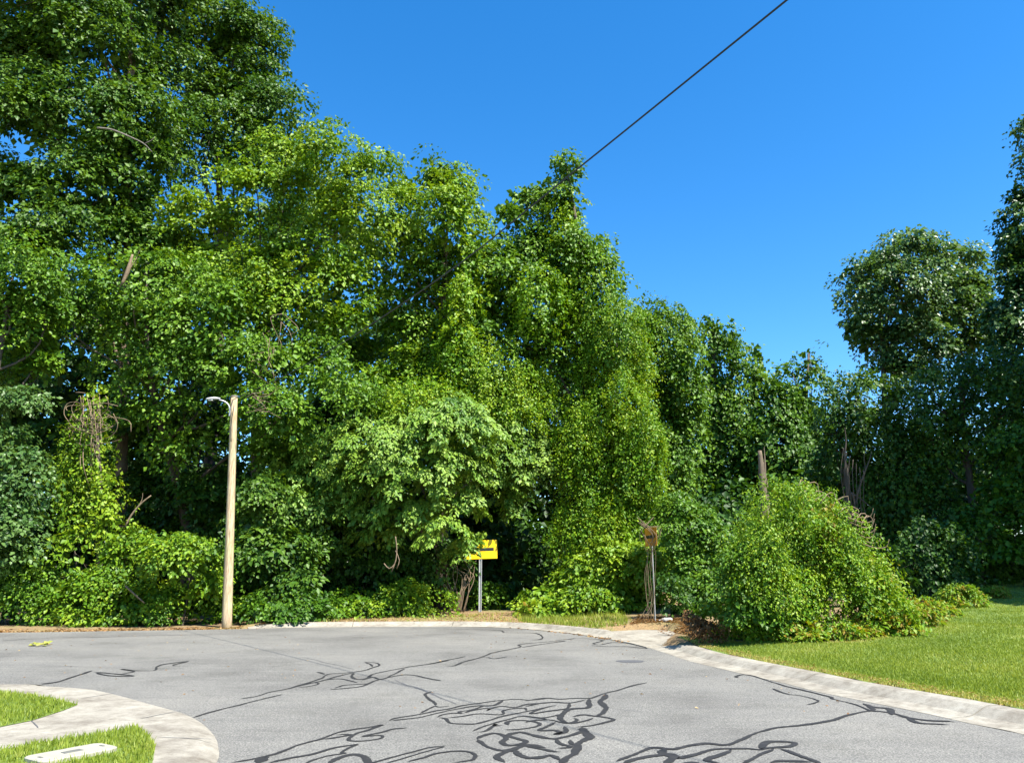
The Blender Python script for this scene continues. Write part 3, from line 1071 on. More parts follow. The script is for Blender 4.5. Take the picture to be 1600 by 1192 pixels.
def bent(p0, p1, r, n=6, wob=.06):
    p0, p1 = np.array(p0, float), np.array(p1, float)
    L = np.linalg.norm(p1 - p0)
    w = r.normal(0, wob * L, 3)
    w2 = r.normal(0, wob * L * .5, 3)
    return [p0 + (p1 - p0) * t + w * math.sin(math.pi * t) + w2 * math.sin(2 * math.pi * t) for t in np.linspace(0, 1, n)]


def trunk_and_limbs(root, base, top, rad, lobes, seed, mat=BARK, twigs=3, maxlimbs=9):
    r = np.random.default_rng(seed + 900)
    tp = bent(base, top, r, 9, .018)
    rr = [rad * (1.35 if i == 0 else 1) * (1 - .8 * i / 8) for i in range(9)]
    MB().tube(tp, rr, 9).build('trunk', mat, root, True)
    order = np.argsort(-np.asarray(lobes)[:, 3])[:maxlimbs]
    for i in order:
        lb = lobes[i]
        c = lb[:3]
        t = np.clip((c[2] - base[2]) / (top[2] - base[2] + 1e-6) - .22, .15, .95)
        k = t * 8
        k0 = int(min(k, 7))
        st = tp[k0] + (tp[k0 + 1] - tp[k0]) * (k - k0)
        mb = MB()
        lr = rad * .38 * (1 - .5 * t)
        path = bent(st, c, r, 7, .07)
        mb.tube(path, [lr * (1 - .75 * q / 6) for q in range(7)], 6)
        for _ in range(twigs):
            q = r.integers(3, 7)
            dv = r.standard_normal(3)
            dv[2] += .3
            e = path[q] + unit(dv) * lb[3:].mean() * .9
            mb.tube(bent(path[q], e, r, 5, .1), [lr * .28 * (1 - .8 * z / 4) for z in range(5)], 5)
        mb.build('limb', mat, root, True)


def tree(name, label, cat, Y, basepx, spec, mat, seed, rad=.22, group=None, bark=BARK, depth=.9, extra=None, limbs=9, trunk=True, trunk_dy=0.0, **kw):
    lobes = lobes_at(Y, spec, depth, seed=seed)
    bx = (basepx - 800) / FPX * Y / (CP + SP * .27)
    bz = h1(bx, Y + trunk_dy)
    base = np.array([bx, Y + trunk_dy, bz])
    root = empty(name, base, label, cat, group)
    hi = lobes[np.argmax(lobes[:, 2] - .7 * np.abs(lobes[:, 0] - bx))]
    if trunk:
        top = np.array([hi[0], hi[1], hi[2] + hi[5] * .3])
        base2 = base - np.array([0, 0, .15])
        trunk_and_limbs(root, base2, top, rad, lobes, seed, bark, maxlimbs=limbs)
    foliage('crown' if cat == 'tree' else 'foliage', lobes, mat, root, seed, floor=bz + .02, **kw)
    for k, (nm, sp, m2, Y2, kk) in enumerate(extra or ()):
        foliage(nm, lobes_at(Y2, sp, depth, seed=seed + 50 + k), m2, root, seed + 77 + k, floor=bz + .02, **kk)
    return root


# ------------------------------------------------------------------ the wood on the left
TG = 'trees of the wood behind the street'
tree('tall_tree', 'tallest tree, at the left edge, its dark crown running out of the photo top', 'tree', 30, 160,
     [(60, -50, 150, 110), (200, -60, 120, 100), (40, 70, 110, 80), (150, 60, 80, 70), (70, 180, 120, 70), (190, 170, 80, 60), (30, 280, 100, 70), (130, 290, 90, 60), (220, 240, 60, 60), (60, 370, 110, 60), (195, 310, 50, 45), (205, 360, 50, 50), (250, 380, 40, 50)],
     G_DARK, 11, .26, TG, trunk_dy=1.5, bark=BARK_MID, leaf=.17, clump=.72, dens=1.35, per=27, thin=.03, tint=(.72, .27), gap=-.3, inner=.4)
tree('tall_tree', 'tall dark tree leaning out against the sky, right of the tallest one', 'tree', 34, 300,
     [(300, -50, 120, 90), (290, 40, 80, 70), (370, 60, 60, 65), (345, 130, 75, 60), (405, 120, 42, 55), (260, 130, 70, 60), (420, 180, 52, 40), (330, 210, 80, 50), (445, 165, 36, 30), (250, 220, 60, 50), (380, 240, 70, 50)],
     G_DARK, 12, .3, TG, leaf=.17, clump=.7, dens=1.3, per=27, thin=.06, tint=(.66, .27))
tree('broadleaf_tree', 'light green broadleaf tree with flat tiers of leaves above the lamp pole', 'tree', 29.5, 430,
     [(450, 240, 60, 50), (515, 235, 45, 50), (575, 262, 45, 50), (400, 290, 75, 55), (480, 320, 80, 60), (560, 340, 70, 60), (340, 360, 80, 55), (420, 400, 90, 60), (520, 420, 80, 60), (330, 440, 80, 55), (440, 480, 90, 60), (540, 490, 60, 55), (300, 320, 50, 45)],
     G_BRIGHT, 13, .26, TG, leaf=.14, clump=.62, dens=1.0, per=28, thin=.08, tint=(.5, .25))
tree('broadleaf_tree', 'round topped light green tree in the middle, just left of the gap of sky', 'tree', 32, 690,
     [(690, 275, 52, 48), (635, 300, 52, 50), (722, 300, 30, 45), (700, 350, 55, 55), (620, 370, 62, 55), (680, 430, 65, 55), (600, 450, 55, 60), (730, 420, 30, 50), (640, 510, 75, 50), (720, 500, 50, 50), (560, 540, 60, 50), (752, 400, 30, 60), (765, 480, 40, 60), (735, 340, 22, 40), (620, 590, 70, 50), (700, 580, 60, 50)],
     G_BRIGHT, 14, .25, TG, leaf=.15, clump=.62, dens=1.0, per=27, thin=.08, tint=(.42, .25),
     extra=[('vine', [(725, 480, 22, 70), (735, 400, 18, 50), (720, 560, 30, 50)], G_VINE, 30.5, dict(leaf=.12, clump=.4, per=26, style='vine'))])
tree('broadleaf_tree', 'mid green tree behind the lamp pole, its branches reaching left at half height', 'tree', 28, 250,
     [(230, 420, 90, 60), (320, 500, 95, 60), (200, 520, 90, 60), (400, 560, 85, 55), (280, 590, 90, 50), (230, 640, 70, 35), (440, 640, 75, 50), (470, 560, 60, 55), (120, 480, 80, 60), (430, 700, 60, 45), (300, 670, 60, 35), (520, 610, 60, 50)],
     G_MID, 15, .22, TG, trunk_dy=3.5, leaf=.13, clump=.58, dens=1.0, per=28, thin=.12, tint=(.55, .27))
tree('broadleaf_tree', 'bluish pale tree at the left edge with drooping branch tips over the bank', 'tree', 25.5, -70,
     [(20, 430, 85, 50), (70, 480, 70, 45), (10, 520, 70, 45), (-60, 560, 80, 80), (60, 560, 60, 40)],
     G_MID, 16, .2, TG, leaf=.13, clump=.5, dens=1.0, per=28, tint=(.6, .25),
     extra=[('drooping_tips', [(20, 622, 58, 28), (-20, 700, 60, 45), (25, 750, 48, 45), (0, 830, 50, 50)], G_BLUE, 25, dict(leaf=.13, clump=.46, per=28, tint=(.8, .22)))])
tree('vine_wrapped_tree', 'broken trunk wrapped in light green vines, left of the lamp pole', 'tree', 26.5, 150,
     [(140, 690, 26, 50), (120, 760, 40, 55), (165, 790, 28, 60), (115, 850, 50, 50), (180, 870, 40, 50), (150, 640, 16, 26)],
     G_BRIGHT, 17, .16, None, leaf=.105, clump=.45, dens=1.0, per=30, style='vine', tint=(.5, .28), depth=.7, gap=-.05)
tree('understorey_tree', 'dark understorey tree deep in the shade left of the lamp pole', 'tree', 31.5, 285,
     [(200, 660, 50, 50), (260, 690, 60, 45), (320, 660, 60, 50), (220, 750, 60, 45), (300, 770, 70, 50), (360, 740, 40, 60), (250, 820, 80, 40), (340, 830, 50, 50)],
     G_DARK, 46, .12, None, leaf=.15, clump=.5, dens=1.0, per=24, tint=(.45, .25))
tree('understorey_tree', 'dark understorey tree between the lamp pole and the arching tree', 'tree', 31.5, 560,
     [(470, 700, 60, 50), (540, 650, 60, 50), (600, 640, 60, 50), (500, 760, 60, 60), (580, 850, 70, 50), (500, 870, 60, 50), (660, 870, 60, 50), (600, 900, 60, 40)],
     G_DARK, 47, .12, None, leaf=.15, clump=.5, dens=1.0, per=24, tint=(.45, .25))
tree('shrub', 'dark leafy shrub filling the gap right of the lamp pole', 'shrub', 27.5, 440,
     [(420, 760, 50, 60), (430, 850, 60, 60), (400, 920, 50, 55), (470, 910, 60, 60), (480, 830, 50, 50)],
     G_DARK, 18, .06, None, leaf=.13, clump=.45, dens=1.0, per=26, tint=(.7, .25))

# vine tower and its curtain
tree('vine_covered_tree', 'narrow tree tower with a leafy tip, the cable passing in front of it', 'tree', 32, 925,
     [(885, 268, 24, 30), (832, 305, 42, 34), (880, 320, 36, 42), (800, 330, 24, 26), (845, 380, 60, 45), (900, 390, 36, 42), (940, 395, 22, 28), (790, 430, 55, 50), (870, 450, 60, 50), (925, 460, 40, 50), (770, 510, 50, 55), (850, 540, 60, 60), (910, 540, 50, 60), (800, 600, 55, 45)],
     G_MID, 19, .24, TG, gap=-.4, inner=.36, leaf=.15, clump=.6, dens=1.05, per=27, thin=.06, tint=(.5, .25),
     extra=[('vine', [(890, 360, 30, 60), (925, 450, 32, 60), (900, 520, 45, 70), (845, 470, 30, 60)], G_VINE, 31, dict(leaf=.12, clump=.45, per=26, style='vine', thin=.15))])
tree('vine_covered_tree', 'dead tree hidden under a bright curtain of vines that hangs down to the weeds', 'tree', 30.5, 960,
     [(962, 520, 38, 46), (930, 560, 30, 55), (985, 580, 26, 60), (900, 690, 24, 110), (938, 660, 26, 120), (975, 680, 26, 120), (1008, 690, 20, 95), (920, 820, 24, 75), (955, 810, 26, 90), (990, 810, 22, 85), (1015, 790, 16, 60), (900, 835, 22, 50)],
     G_VINE, 20, .22, TG, leaf=.088, clump=.44, dens=1.3, per=42, style='vine', tint=(.5, .3), depth=.8)
tree('vine_covered_tree', 'rounded olive green vine dome behind the bright vine curtain', 'tree', 37, 1040,
     [(1000, 510, 45, 45), (1040, 530, 42, 60), (1065, 580, 30, 60), (1030, 620, 50, 70), (1065, 670, 30, 70), (1040, 720, 40, 60)],
     G_MID, 21, .2, TG, leaf=.14, clump=.5, dens=1.1, per=28, style='vine', tint=(.55, .25))

# arching tree over the left sign
tree('arching_tree', 'wide low tree arching over the left arrow sign, its dome hung with yellow green vines', 'tree', 28.6, 672,
     [(445, 750, 50, 42), (415, 790, 28, 28), (700, 660, 90, 50), (600, 700, 90, 50), (780, 670, 75, 55, 2.8), (510, 730, 80, 50), (650, 740, 95, 50), (755, 735, 80, 45, 2.4), (830, 710, 50, 50, 3.0), (460, 790, 60, 45), (550, 790, 80, 42), (640, 795, 60, 38), (720, 785, 40, 25), (800, 765, 50, 28, 3.0), (690, 820, 28, 22, -1.5), (590, 825, 40, 20)],
     G_PALE, 22, .2, None, leaf=.125, clump=.5, dens=1.15, per=36, style='arch', shape=.5, tint=(.72, .25), depth=.75, trunk_dy=3.5, gap=-.45,
     extra=[('vine', [(740, 595, 90, 50, 1.6), (665, 635, 65, 40), (810, 630, 55, 46, 2.4), (740, 650, 95, 40, 1.6)], G_VINE, 29.2, dict(leaf=.1, clump=.42, per=32, style='vine', tint=(.62, .25))),
            ('leaf_spray', [(722, 852, 16, 13), (733, 842, 12, 8), (752, 836, 14, 6)], G_PALE, 29.3, dict(leaf=.12, clump=.28, per=24, style='arch', shape=.5, tint=(.6, .25), gap=-.9))])

# understorey bank along the kerb
BK = 'shrubs along the foot of the wood'
bank = [
    ('leafy shrub at the left end of the bank, beside the asphalt', 25.5, 20, [(0, 880, 60, 50), (30, 930, 70, 40), (-40, 900, 60, 70), (70, 955, 50, 30)], G_MID, .55),
    ('spreading bank shrub below the vine wrapped trunk', 25.2, 160, [(130, 920, 60, 45), (190, 930, 60, 40), (160, 960, 80, 25), (230, 955, 50, 28)], G_BRIGHT, .5),
    ('broad bright shrub just left of the lamp pole foot', 25.3, 290, [(275, 865, 60, 24), (325, 905, 38, 40), (300, 850, 40, 18, .8), (270, 925, 60, 34), (330, 950, 48, 30), (225, 850, 40, 26, .6)], G_BRIGHT, .45),
    ('low dark shrub right of the lamp pole foot', 26.0, 420, [(400, 945, 40, 35), (440, 955, 45, 25), (480, 940, 45, 30)], G_MID, .35),
    ('low bright seedlings under the middle of the arching tree', 28.0, 590, [(560, 945, 60, 22), (620, 935, 40, 28), (660, 948, 40, 16), (520, 955, 50, 14)], G_BRIGHT, .5),
    ('small shrub behind the post of the left arrow sign', 33, 770, [(772, 925, 28, 28), (785, 938, 30, 20), (728, 925, 28, 30)], G_MID, .45),
]
for lab, Y, bpx, sp, m, tt in bank:
    tree('bank_shrub', lab, 'shrub', Y, bpx, sp, m, 300 + bpx, .03, BK, leaf=.105, clump=.4, dens=1.25, per=28, tint=(tt - .12, .3), depth=.8, limbs=3, gap=.05)
tree('weed_patch', 'bright leafy weeds between the two arrow signs', 'weeds', 29, 930,
     [(860, 930, 36, 26), (905, 905, 50, 42), (960, 905, 60, 50), (1000, 930, 40, 40), (870, 945, 60, 18), (940, 945, 60, 20), (1010, 880, 40, 40)],
     G_BRIGHT, 331, .03, None, leaf=.13, clump=.36, dens=1.1, per=24, tint=(.55, .25), depth=.8, limbs=3,
     extra=[('dry_leaves', [(905, 935, 20, 22), (830, 945, 25, 12)], G_YELL, 28, dict(leaf=.12, clump=.3, per=16, thin=.4))])

# ------------------------------------------------------------------ right hand side
tree('shrub', 'mid green shrub wall between the right arrow sign and the big mound', 'shrub', 27, 1100,
     [(1070, 830, 45, 40), (1120, 850, 45, 55), (1080, 890, 45, 40), (1125, 920, 40, 45), (1060, 800, 30, 30)],
     G_MID, 23, .06, None, leaf=.11, clump=.38, dens=1.15, per=26, tint=(.5, .25), depth=.8,
     extra=[('low_growth', [(1050, 925, 22, 30), (1062, 950, 26, 20), (1085, 945, 30, 26)], G_DARK, 25.6, dict(leaf=.1, clump=.34, per=24, tint=(.4, .25), gap=-.3))])
tree('vine_mound', 'big round mound of bright vines at the edge of the lawn', 'shrub', 17.5, 1260,
     [(1225, 830, 62, 58), (1285, 845, 55, 50), (1185, 865, 40, 55), (1250, 915, 80, 55), (1330, 905, 45, 42), (1185, 935, 45, 42), (1345, 945, 50, 34), (1205, 778, 26, 22), (1395, 945, 30, 26), (1425, 958, 26, 18), (1375, 915, 32, 34), (1255, 785, 40, 18), (1160, 890, 25, 40)],
     G_VINE, 24, .1, None, leaf=.055, clump=.28, dens=1.3, per=42, style='vine', gap=-.12, tint=(.62, .3), depth=.85, shape=.5,
     extra=[('leafy_shoots', [(1160, 910, 34, 50), (1195, 955, 45, 30), (1240, 955, 40, 26)], G_MID, 16.8, dict(leaf=.075, clump=.24, per=26, tint=(.5, .25))),
            ('yellow_tips', [(1250, 775, 40, 14), (1300, 800, 40, 20), (1330, 850, 30, 30), (1350, 900, 40, 30)], G_YELL, 17.1, dict(leaf=.055, clump=.24, per=30, style='vine', thin=.25, tint=(.6, .22))),  # yellow tips, tinted brighter to paint sunlight on the top and right
            ('stray_shoots', [(1225, 830, 74, 70), (1290, 850, 68, 62), (1340, 920, 66, 60), (1180, 900, 56, 70)], G_VINE, 17.4, dict(leaf=.06, clump=.3, per=15, style='arch', thin=.72, gap=-9, inner=0, tint=(.6, .25), shape=.45))])
tree('shrub', 'rounded shaded shrub behind the mound, in front of the dark wood', 'shrub', 27, 1450,
     [(1450, 860, 50, 40), (1420, 890, 50, 35), (1490, 890, 45, 35), (1385, 880, 35, 40)],
     G_DARK, 25, .06, None, leaf=.13, clump=.42, dens=1.1, per=24, style='vine', tint=(.25, .22))  # low leaf tint puts the shade on this shrub into its colour

tree('shrub', 'low dark undergrowth shrub where the lawn runs into the shade at the right edge', 'shrub', 33.5, 1600,
     [(1540, 882, 45, 26), (1600, 884, 50, 26), (1670, 872, 60, 45), (1570, 862, 40, 24)],
     G_DARK, 48, .05, None, leaf=.13, clump=.42, dens=1.1, per=24, tint=(.55, .25), gap=-.4, limbs=3)
RT = 'vine hung trees of the far right wood'
tree('vine_hung_tree', 'far vine hung tree with two leafy horns against the sky', 'tree', 50, 1130,
     [(1113, 516, 26, 20), (1146, 512, 12, 22), (1130, 555, 38, 32), (1182, 556, 20, 16), (1165, 605, 42, 34), (1110, 610, 45, 45), (1150, 650, 60, 45), (1110, 700, 50, 60), (1170, 720, 50, 60), (1120, 770, 60, 45)],
     G_MID, 26, .3, RT, gap=-.4, inner=.36, leaf=.22, clump=.85, dens=1.1, per=24, style='vine', tint=(.45, .25))
tree('vine_hung_tree', 'far vine hung tree with a single hooked top, left of the round crowned tree', 'tree', 48, 1240,
     [(1264, 556, 18, 14), (1238, 582, 30, 18), (1268, 596, 18, 26), (1215, 622, 36, 28), (1250, 640, 50, 50), (1210, 690, 50, 60), (1265, 710, 45, 70), (1220, 770, 60, 50)],
     G_MID, 27, .3, RT, gap=-.4, inner=.36, leaf=.22, clump=.85, dens=1.1, per=24, style='vine', tint=(.3, .25))
tree('round_crowned_tree', 'round crowned tree standing alone against the sky on the right', 'tree', 56, 1410,
     [(1412, 388, 40, 32), (1375, 408, 36, 30), (1340, 450, 34, 38), (1455, 402, 32, 28), (1410, 430, 70, 45), (1400, 470, 80, 50), (1470, 470, 50, 50), (1345, 510, 34, 36), (1420, 530, 75, 45), (1480, 540, 50, 40), (1400, 575, 60, 30), (1518, 400, 18, 26), (1520, 450, 26, 50), (1525, 520, 30, 50)],
     G_BLUE, 28, .35, None, gap=-.4, inner=.36, leaf=.26, clump=1.0, dens=1.1, per=26, tint=(.74, .25), thin=.03)
tree('edge_tree', 'tall dark tree cut off by the right edge of the photo', 'tree', 46, 1640,
     [(1612, 195, 22, 30), (1630, 250, 30, 40), (1610, 305, 22, 26), (1620, 360, 55, 50), (1585, 400, 30, 40), (1600, 450, 48, 50), (1660, 420, 70, 90), (1575, 490, 32, 40), (1610, 530, 55, 55), (1680, 540, 70, 80), (1590, 590, 50, 30)],
     G_BLUE, 29, .35, None, gap=-.4, inner=.36, leaf=.24, clump=.85, dens=1.1, per=25, tint=(.45, .25), thin=.06)
tree('vine_draped_tree', 'dark vine draped tree behind the splintered snag', 'tree', 35, 1345,
     [(1312, 628, 24, 22), (1352, 622, 38, 20), (1400, 620, 45, 28), (1330, 650, 45, 40), (1390, 680, 45, 50), (1310, 710, 30, 60), (1400, 750, 40, 70), (1350, 740, 50, 90), (1370, 820, 60, 40)],
     G_DARK, 30, .25, RT, gap=-.4, inner=.36, leaf=.135, clump=.7, dens=1.05, per=36, style='vine', tint=(.5, .25))
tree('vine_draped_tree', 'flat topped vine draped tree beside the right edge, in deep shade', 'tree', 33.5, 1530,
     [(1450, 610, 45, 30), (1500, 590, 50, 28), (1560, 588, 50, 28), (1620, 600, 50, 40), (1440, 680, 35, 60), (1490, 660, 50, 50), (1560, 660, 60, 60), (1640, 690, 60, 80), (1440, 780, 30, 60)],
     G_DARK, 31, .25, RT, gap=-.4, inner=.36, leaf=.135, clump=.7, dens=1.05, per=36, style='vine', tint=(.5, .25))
tree('shade_tree', 'low branched tree deep in the shade at the right edge of the lawn', 'tree', 31, 1610,
     [(1600, 700, 50, 40), (1560, 760, 45, 30), (1610, 790, 60, 30), (1520, 820, 40, 25), (1590, 850, 60, 25), (1670, 760, 70, 90)],
     G_MID, 32, .2, None, gap=-.4, inner=.36, leaf=.16, clump=.55, dens=.9, per=24, tint=(.4, .25))

# low weeds in front of the mound and along the lawn edge
lw = []
for px, py, rx, ry in ((1160, 985, 40, 16), (1215, 990, 45, 16), (1270, 990, 45, 17), (1330, 985, 45, 18), (1380, 975, 45, 22), (1420, 960, 40, 22), (1460, 950, 35, 16), (1500, 938, 32, 13), (1540, 928, 28, 9)):
    g = ground_hit(px, py + ry)
    Y = g[1] + .5
    lw.append(lobes_at(Y, [(px, py, rx, ry, 0)], .9)[0])
o = foliage('low_weeds', lw, G_YELL, None, 41, leaf=.085, clump=.24, dens=1.7, per=24, tint=(.66, .28), shape=.42, gap=-.5)
tag(o, 'low yellow green weeds in front of the mound and along the lawn edge', kind='stuff')

# deep wood behind the trees one can tell apart
wl_ = []
r = np.random.default_rng(5)
for k in range(170):
    x = r.uniform(-44, 7)
    y = r.uniform(37, 52)
    zm = float(np.interp(x, [-44, -14, -6, 0, 7], [21, 21, 18, 14, 9]))
    z = r.uniform(1, zm) if k % 3 else r.uniform(.5, 6)
    s = r.uniform(2, 3.2)
    wl_.append((x, y, z, s, s, s))
for k in range(44):
    wl_.append((r.uniform(-34, 5), r.uniform(36, 43), r.uniform(.3, 3.2), 2.5, 2.0, 1.8))
for k in range(40):
    x = r.uniform(4, 18)
    wl_.append((x, r.uniform(38, 46), r.uniform(.5, 4.5), 2.2, 2.2, 2.0))
for k in range(44):
    wl_.append((r.uniform(17, 42), r.uniform(43, 52), r.uniform(.5, 9), 2.6, 2.6, 2.4))
for k in range(26):
    x = r.uniform(4, 46)
    y = r.uniform(58, 70)
    wl_.append((x, y, r.uniform(1, 11), 3.4, 3.4, 3.2))
o = foliage('woodland', wl_, G_DARK, None, 61, leaf=.34, clump=1.25, dens=.95, per=17, tint=(.22, .22))  # leaf tint lowered so the colour itself deepens the shade in the hollows
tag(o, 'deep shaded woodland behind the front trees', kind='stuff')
wl_ = []
for k in range(80):
    y = r.uniform(20.5, 34)
    z = r.uniform(8, 25)
    x = .667 * (.97 * y + .243 * (z - 1.6)) + 6.0 + 10 * r.random() ** 1.5
    wl_.append((x, y, z, 3.0, 3.0, 2.8))
o = foliage('woodland', wl_, G_DARK, None, 62, leaf=.4, clump=1.2, dens=.9, per=18, tint=(.45, .25))
tag(o, 'tall woodland beyond the right side of the lawn', kind='stuff')


# ------------------------------------------------------------------ dead stems, vines, snags
def px_tube(mb, pts, Y, rad, n=6):
    P = [at(p[0], p[1], Y + (p[2] if len(p) > 2 else 0))[0] for p in pts]
    c = smooth_line(P, .12)
    m = len(c)
    if hasattr(rad, '__len__'):
        rr = np.interp(np.linspace(0, 1, m), np.linspace(0, 1, len(rad)), rad)
    else:
        rr = np.full(m, rad)
    mb.tube(c, list(rr), n)


def stems(name, label, cat, Y, polys, mat, base, group=None, n=6):
    b, _ = at(base[0], base[1], Y)
    root = empty(name, b, label, cat, group)
    for nm, pts, rad in polys:
        mb = MB()
        px_tube(mb, pts, Y, rad, n)
        mb.build(nm, mat, root, True)
    return root


stems('tree_snag', 'splintered pale stump sticking out behind the top of the mound', 'stump', 19.5,
      [('trunk', [(1198, 850), (1195, 790), (1191, 750), (1189, 722), (1187, 704)], [.16, .13, .095, .085, .05]),
       ('splinter', [(1194, 760), (1195, 725), (1194, 698)], [.05, .03, .004]),
       ('splinter', [(1202, 800), (1199, 760), (1193, 722)], [.03, .02, .01])], BARK_MID, (1196, 850))
stems('tree_snag', 'tall thin grey dead trunk in the shade right of the mound', 'dead tree', 30,  # darker bark than grey deadwood, painting in the shade on the trunk
      [('trunk', [(1329, 850), (1324, 800), (1325, 750), (1320, 715), (1322, 690), (1320, 668)], [.12, .10, .08, .07, .04, .01]),
       ('limb', [(1333, 800), (1345, 755), (1358, 720), (1362, 705)], [.055, .045, .03, .012]),
       ('limb', [(1345, 755), (1352, 735), (1350, 715), (1353, 700)], [.03, .025, .018, .006]),
       ('splinter', [(1330, 770), (1348, 782), (1362, 793)], [.05, .035, .01]),
       ('splinter', [(1330, 770), (1335, 785), (1334, 800)], [.07, .04, .015])] + [('vine_stem', [(1318 + q * 5, 700 + q * 6), (1314 + q * 6, 740, -.2), (1320 + q * 5, 790, -.2), (1312 + q * 8, 830)], [.012, .014, .014, .01]) for q in range(7)], BARK, (1327, 850))
rs = random.Random(4)
sets = []
for i in range(26):
    cx_, cy_ = 142 + rs.gauss(0, 13), 652 + rs.gauss(0, 14)
    ra, rb = rs.uniform(10, 34), rs.uniform(10, 26)
    a0, da = rs.uniform(0, 6.28), rs.uniform(1.6, 4.2) * rs.choice((-1, 1))
    d0 = rs.uniform(-.7, .3)
    sets.append(('vine_stem', [(cx_ + ra * math.cos(a0 + da * t) * (1 + .5 * t), cy_ + rb * math.sin(a0 + da * t) + 8 * t, d0 + .3 * t) for t in (0, .25, .5, .75, 1)], [.013, .012, .01, .008, .004]))
for i in range(9):
    x0 = 124 + i * 4 + rs.uniform(-3, 3)
    sets.append(('vine_stem', [(x0, 618 + rs.uniform(-8, 20), 0)] + [(x0 + rs.uniform(-7, 7), 660 + 34 * q, rs.uniform(-.5, .25)) for q in range(rs.randint(2, 4))], [.016, .014, .012, .008]))
stems('dead_vine', 'tangle of pale looping vine stems on the left, above the vine wrapped trunk', 'vine', 26.2, sets, TWIG, (140, 790))
stems('dead_branch', 'long bare grey branch arching high among the leaves at upper left', 'branch', 26.5,
      [('stem', [(152, 200), (175, 203), (205, 215), (225, 225), (238, 238)], [.035, .032, .03, .022, .01]),
       ('twig', [(225, 225), (236, 220), (242, 214)], [.02, .015, .008])], TWIG_GREY, (152, 200))
stems('broken_limb', 'peeling tan trunk showing through the leaves at upper left, lower piece', 'branch', 26,
      [('stem', [(190, 445), (199, 425), (207, 398)], [.05, .085, .04]), ('bark_strip', [(187, 449), (197, 430), (214, 402)], [.02, .03, .01])], TWIG, (190, 445))
stems('broken_limb', 'pale leaning dead limb in the dark gap left of the lamp pole', 'branch', 25.6,
      [('stem', [(196, 822), (205, 805), (220, 787), (236, 774)], [.03, .034, .03, .02]), ('twig', [(215, 793), (222, 780), (223, 770)], [.015, .01, .004])], TWIG, (196, 822))
stems('broken_limb', 'thin fallen stick lying in the bank left of the lamp pole', 'branch', 24.6,
      [('stem', [(196, 915), (210, 928), (226, 942)], [.03, .028, .02])], TWIG, (226, 942))
sets = []
for i in range(12):
    x0, y0 = 420 + rs.uniform(-25, 25), 520 + rs.uniform(-35, 45)
    sets.append(('vine_stem', [(x0, y0), (x0 + rs.uniform(-25, 25), y0 + rs.uniform(5, 25), -.2), (x0 + rs.uniform(-25, 25), y0 + rs.uniform(25, 50), -.1)], [.011, .009, .004]))
stems('dead_vine', 'thin brown vines dangling high between the tree tiers right of the lamp', 'vine', 26.7, sets, TWIG, (420, 560))
sets = []
for i in range(15):
    x0, y0 = 385 + rs.uniform(-4, 30), 628 + rs.uniform(-14, 18)
    an, L = rs.uniform(-.9, .9), rs.uniform(18, 42)
    sets.append(('twig', [(x0, y0), (x0 + L * .5 * math.cos(an) + rs.uniform(-4, 4), y0 + L * .5 * math.sin(an) + rs.uniform(-5, 5), rs.uniform(-.3, .3)), (x0 + L * math.cos(an), y0 + L * math.sin(an), rs.uniform(-.4, .4))], [.013, .009, .004]))
stems('dead_branch', 'bare reddish twigs spreading right of the top of the lamp pole', 'branch', 25.5, sets, TWIG, (385, 632))
sets = [('stem', [(618, 838), (620, 860), (617, 880), (608, 888), (600, 880)], .018), ('stem', [(618, 860), (624, 875), (620, 888)], .014), ('stem', [(617, 880), (612, 893)], .012)]
stems('dead_vine', 'crooked bare twig hanging below the arching tree', 'vine', 26.5, sets, TWIG, (618, 838))
sets = []
for i in range(14):
    x0 = 712 + rs.uniform(-14, 14)
    sets.append(('stem', [(x0, 956), (x0 + rs.uniform(-8, 8), 930, -.1), (x0 + rs.uniform(-20, 20), 900, -.1), (x0 + rs.uniform(-28, 28), 880 + rs.uniform(-10, 10))], [.022, .018, .014, .006]))
stems('dead_shrub', 'bare brown bush of stems left of the left arrow sign post', 'shrub', 29.8, sets, TWIG, (712, 956))
sets = []
for i in range(12):
    x0, y0 = 1245 + i * 9, 762 + i * 5
    L = rs.uniform(14, 40)
    sets.append(('twig', [(x0, y0 + 6), (x0 + L * .5, y0 - 4 - rs.uniform(0, 10), .1), (x0 + L, y0 - rs.uniform(-4, 12), .15), (x0 + L + rs.uniform(-8, 6), y0 + rs.uniform(4, 16), .1)], [.014, .012, .01, .004]))
for i in range(7):
    x0, y0 = 1320 + i * 4, 800 + i * 8
    L = rs.uniform(20, 42)
    sets.append(('twig', [(x0, y0), (x0 + L * .6, y0 + 8, .1), (x0 + L, y0 + 6, .1), (x0 + L + 4, y0 - 6, .05)], [.014, .012, .009, .004]))
stems('dead_vine', 'bare curling vine tips standing off the right shoulder of the mound', 'vine', 17.4, sets, TWIG, (1290, 800))

# ------------------------------------------------------------------ lamp pole
b = flat(355, 981)
pb = np.array([b[0], b[1], h1(b[0], b[1]) - .3])
pt, _ = at(366, 620, b[1] + .25)
root = empty('lamp_pole', (pb[0], pb[1], 0), 'leaning wooden lamp pole with a small street light, beside the road', 'lamp pole')
axis = pt - pb
pts = [pb + axis * t for t in np.linspace(0, 1, 14)]
mb = MB().tube(pts, [.152 - .048 * t for t in np.linspace(0, 1, 14)], 20)
mb.build('pole', POLEWOOD, root, True)
rp = pb + axis * .945
arm = [rp + np.array([-.11, -.04, -.2]), rp + np.array([-.12, -.05, .0]), rp + np.array([-.17, -.07, .14]), rp + np.array([-.3, -.1, .24]), rp + np.array([-.46, -.15, .28])]
MB().tube(smooth_line(arm, .06), .021, 9).build('arm', LAMPGREY, root, True)
MB().box(rp + np.array([-.1, -.035, -.1]), (.05, .1, .3)).build('bracket', GALV, root, False, .008)
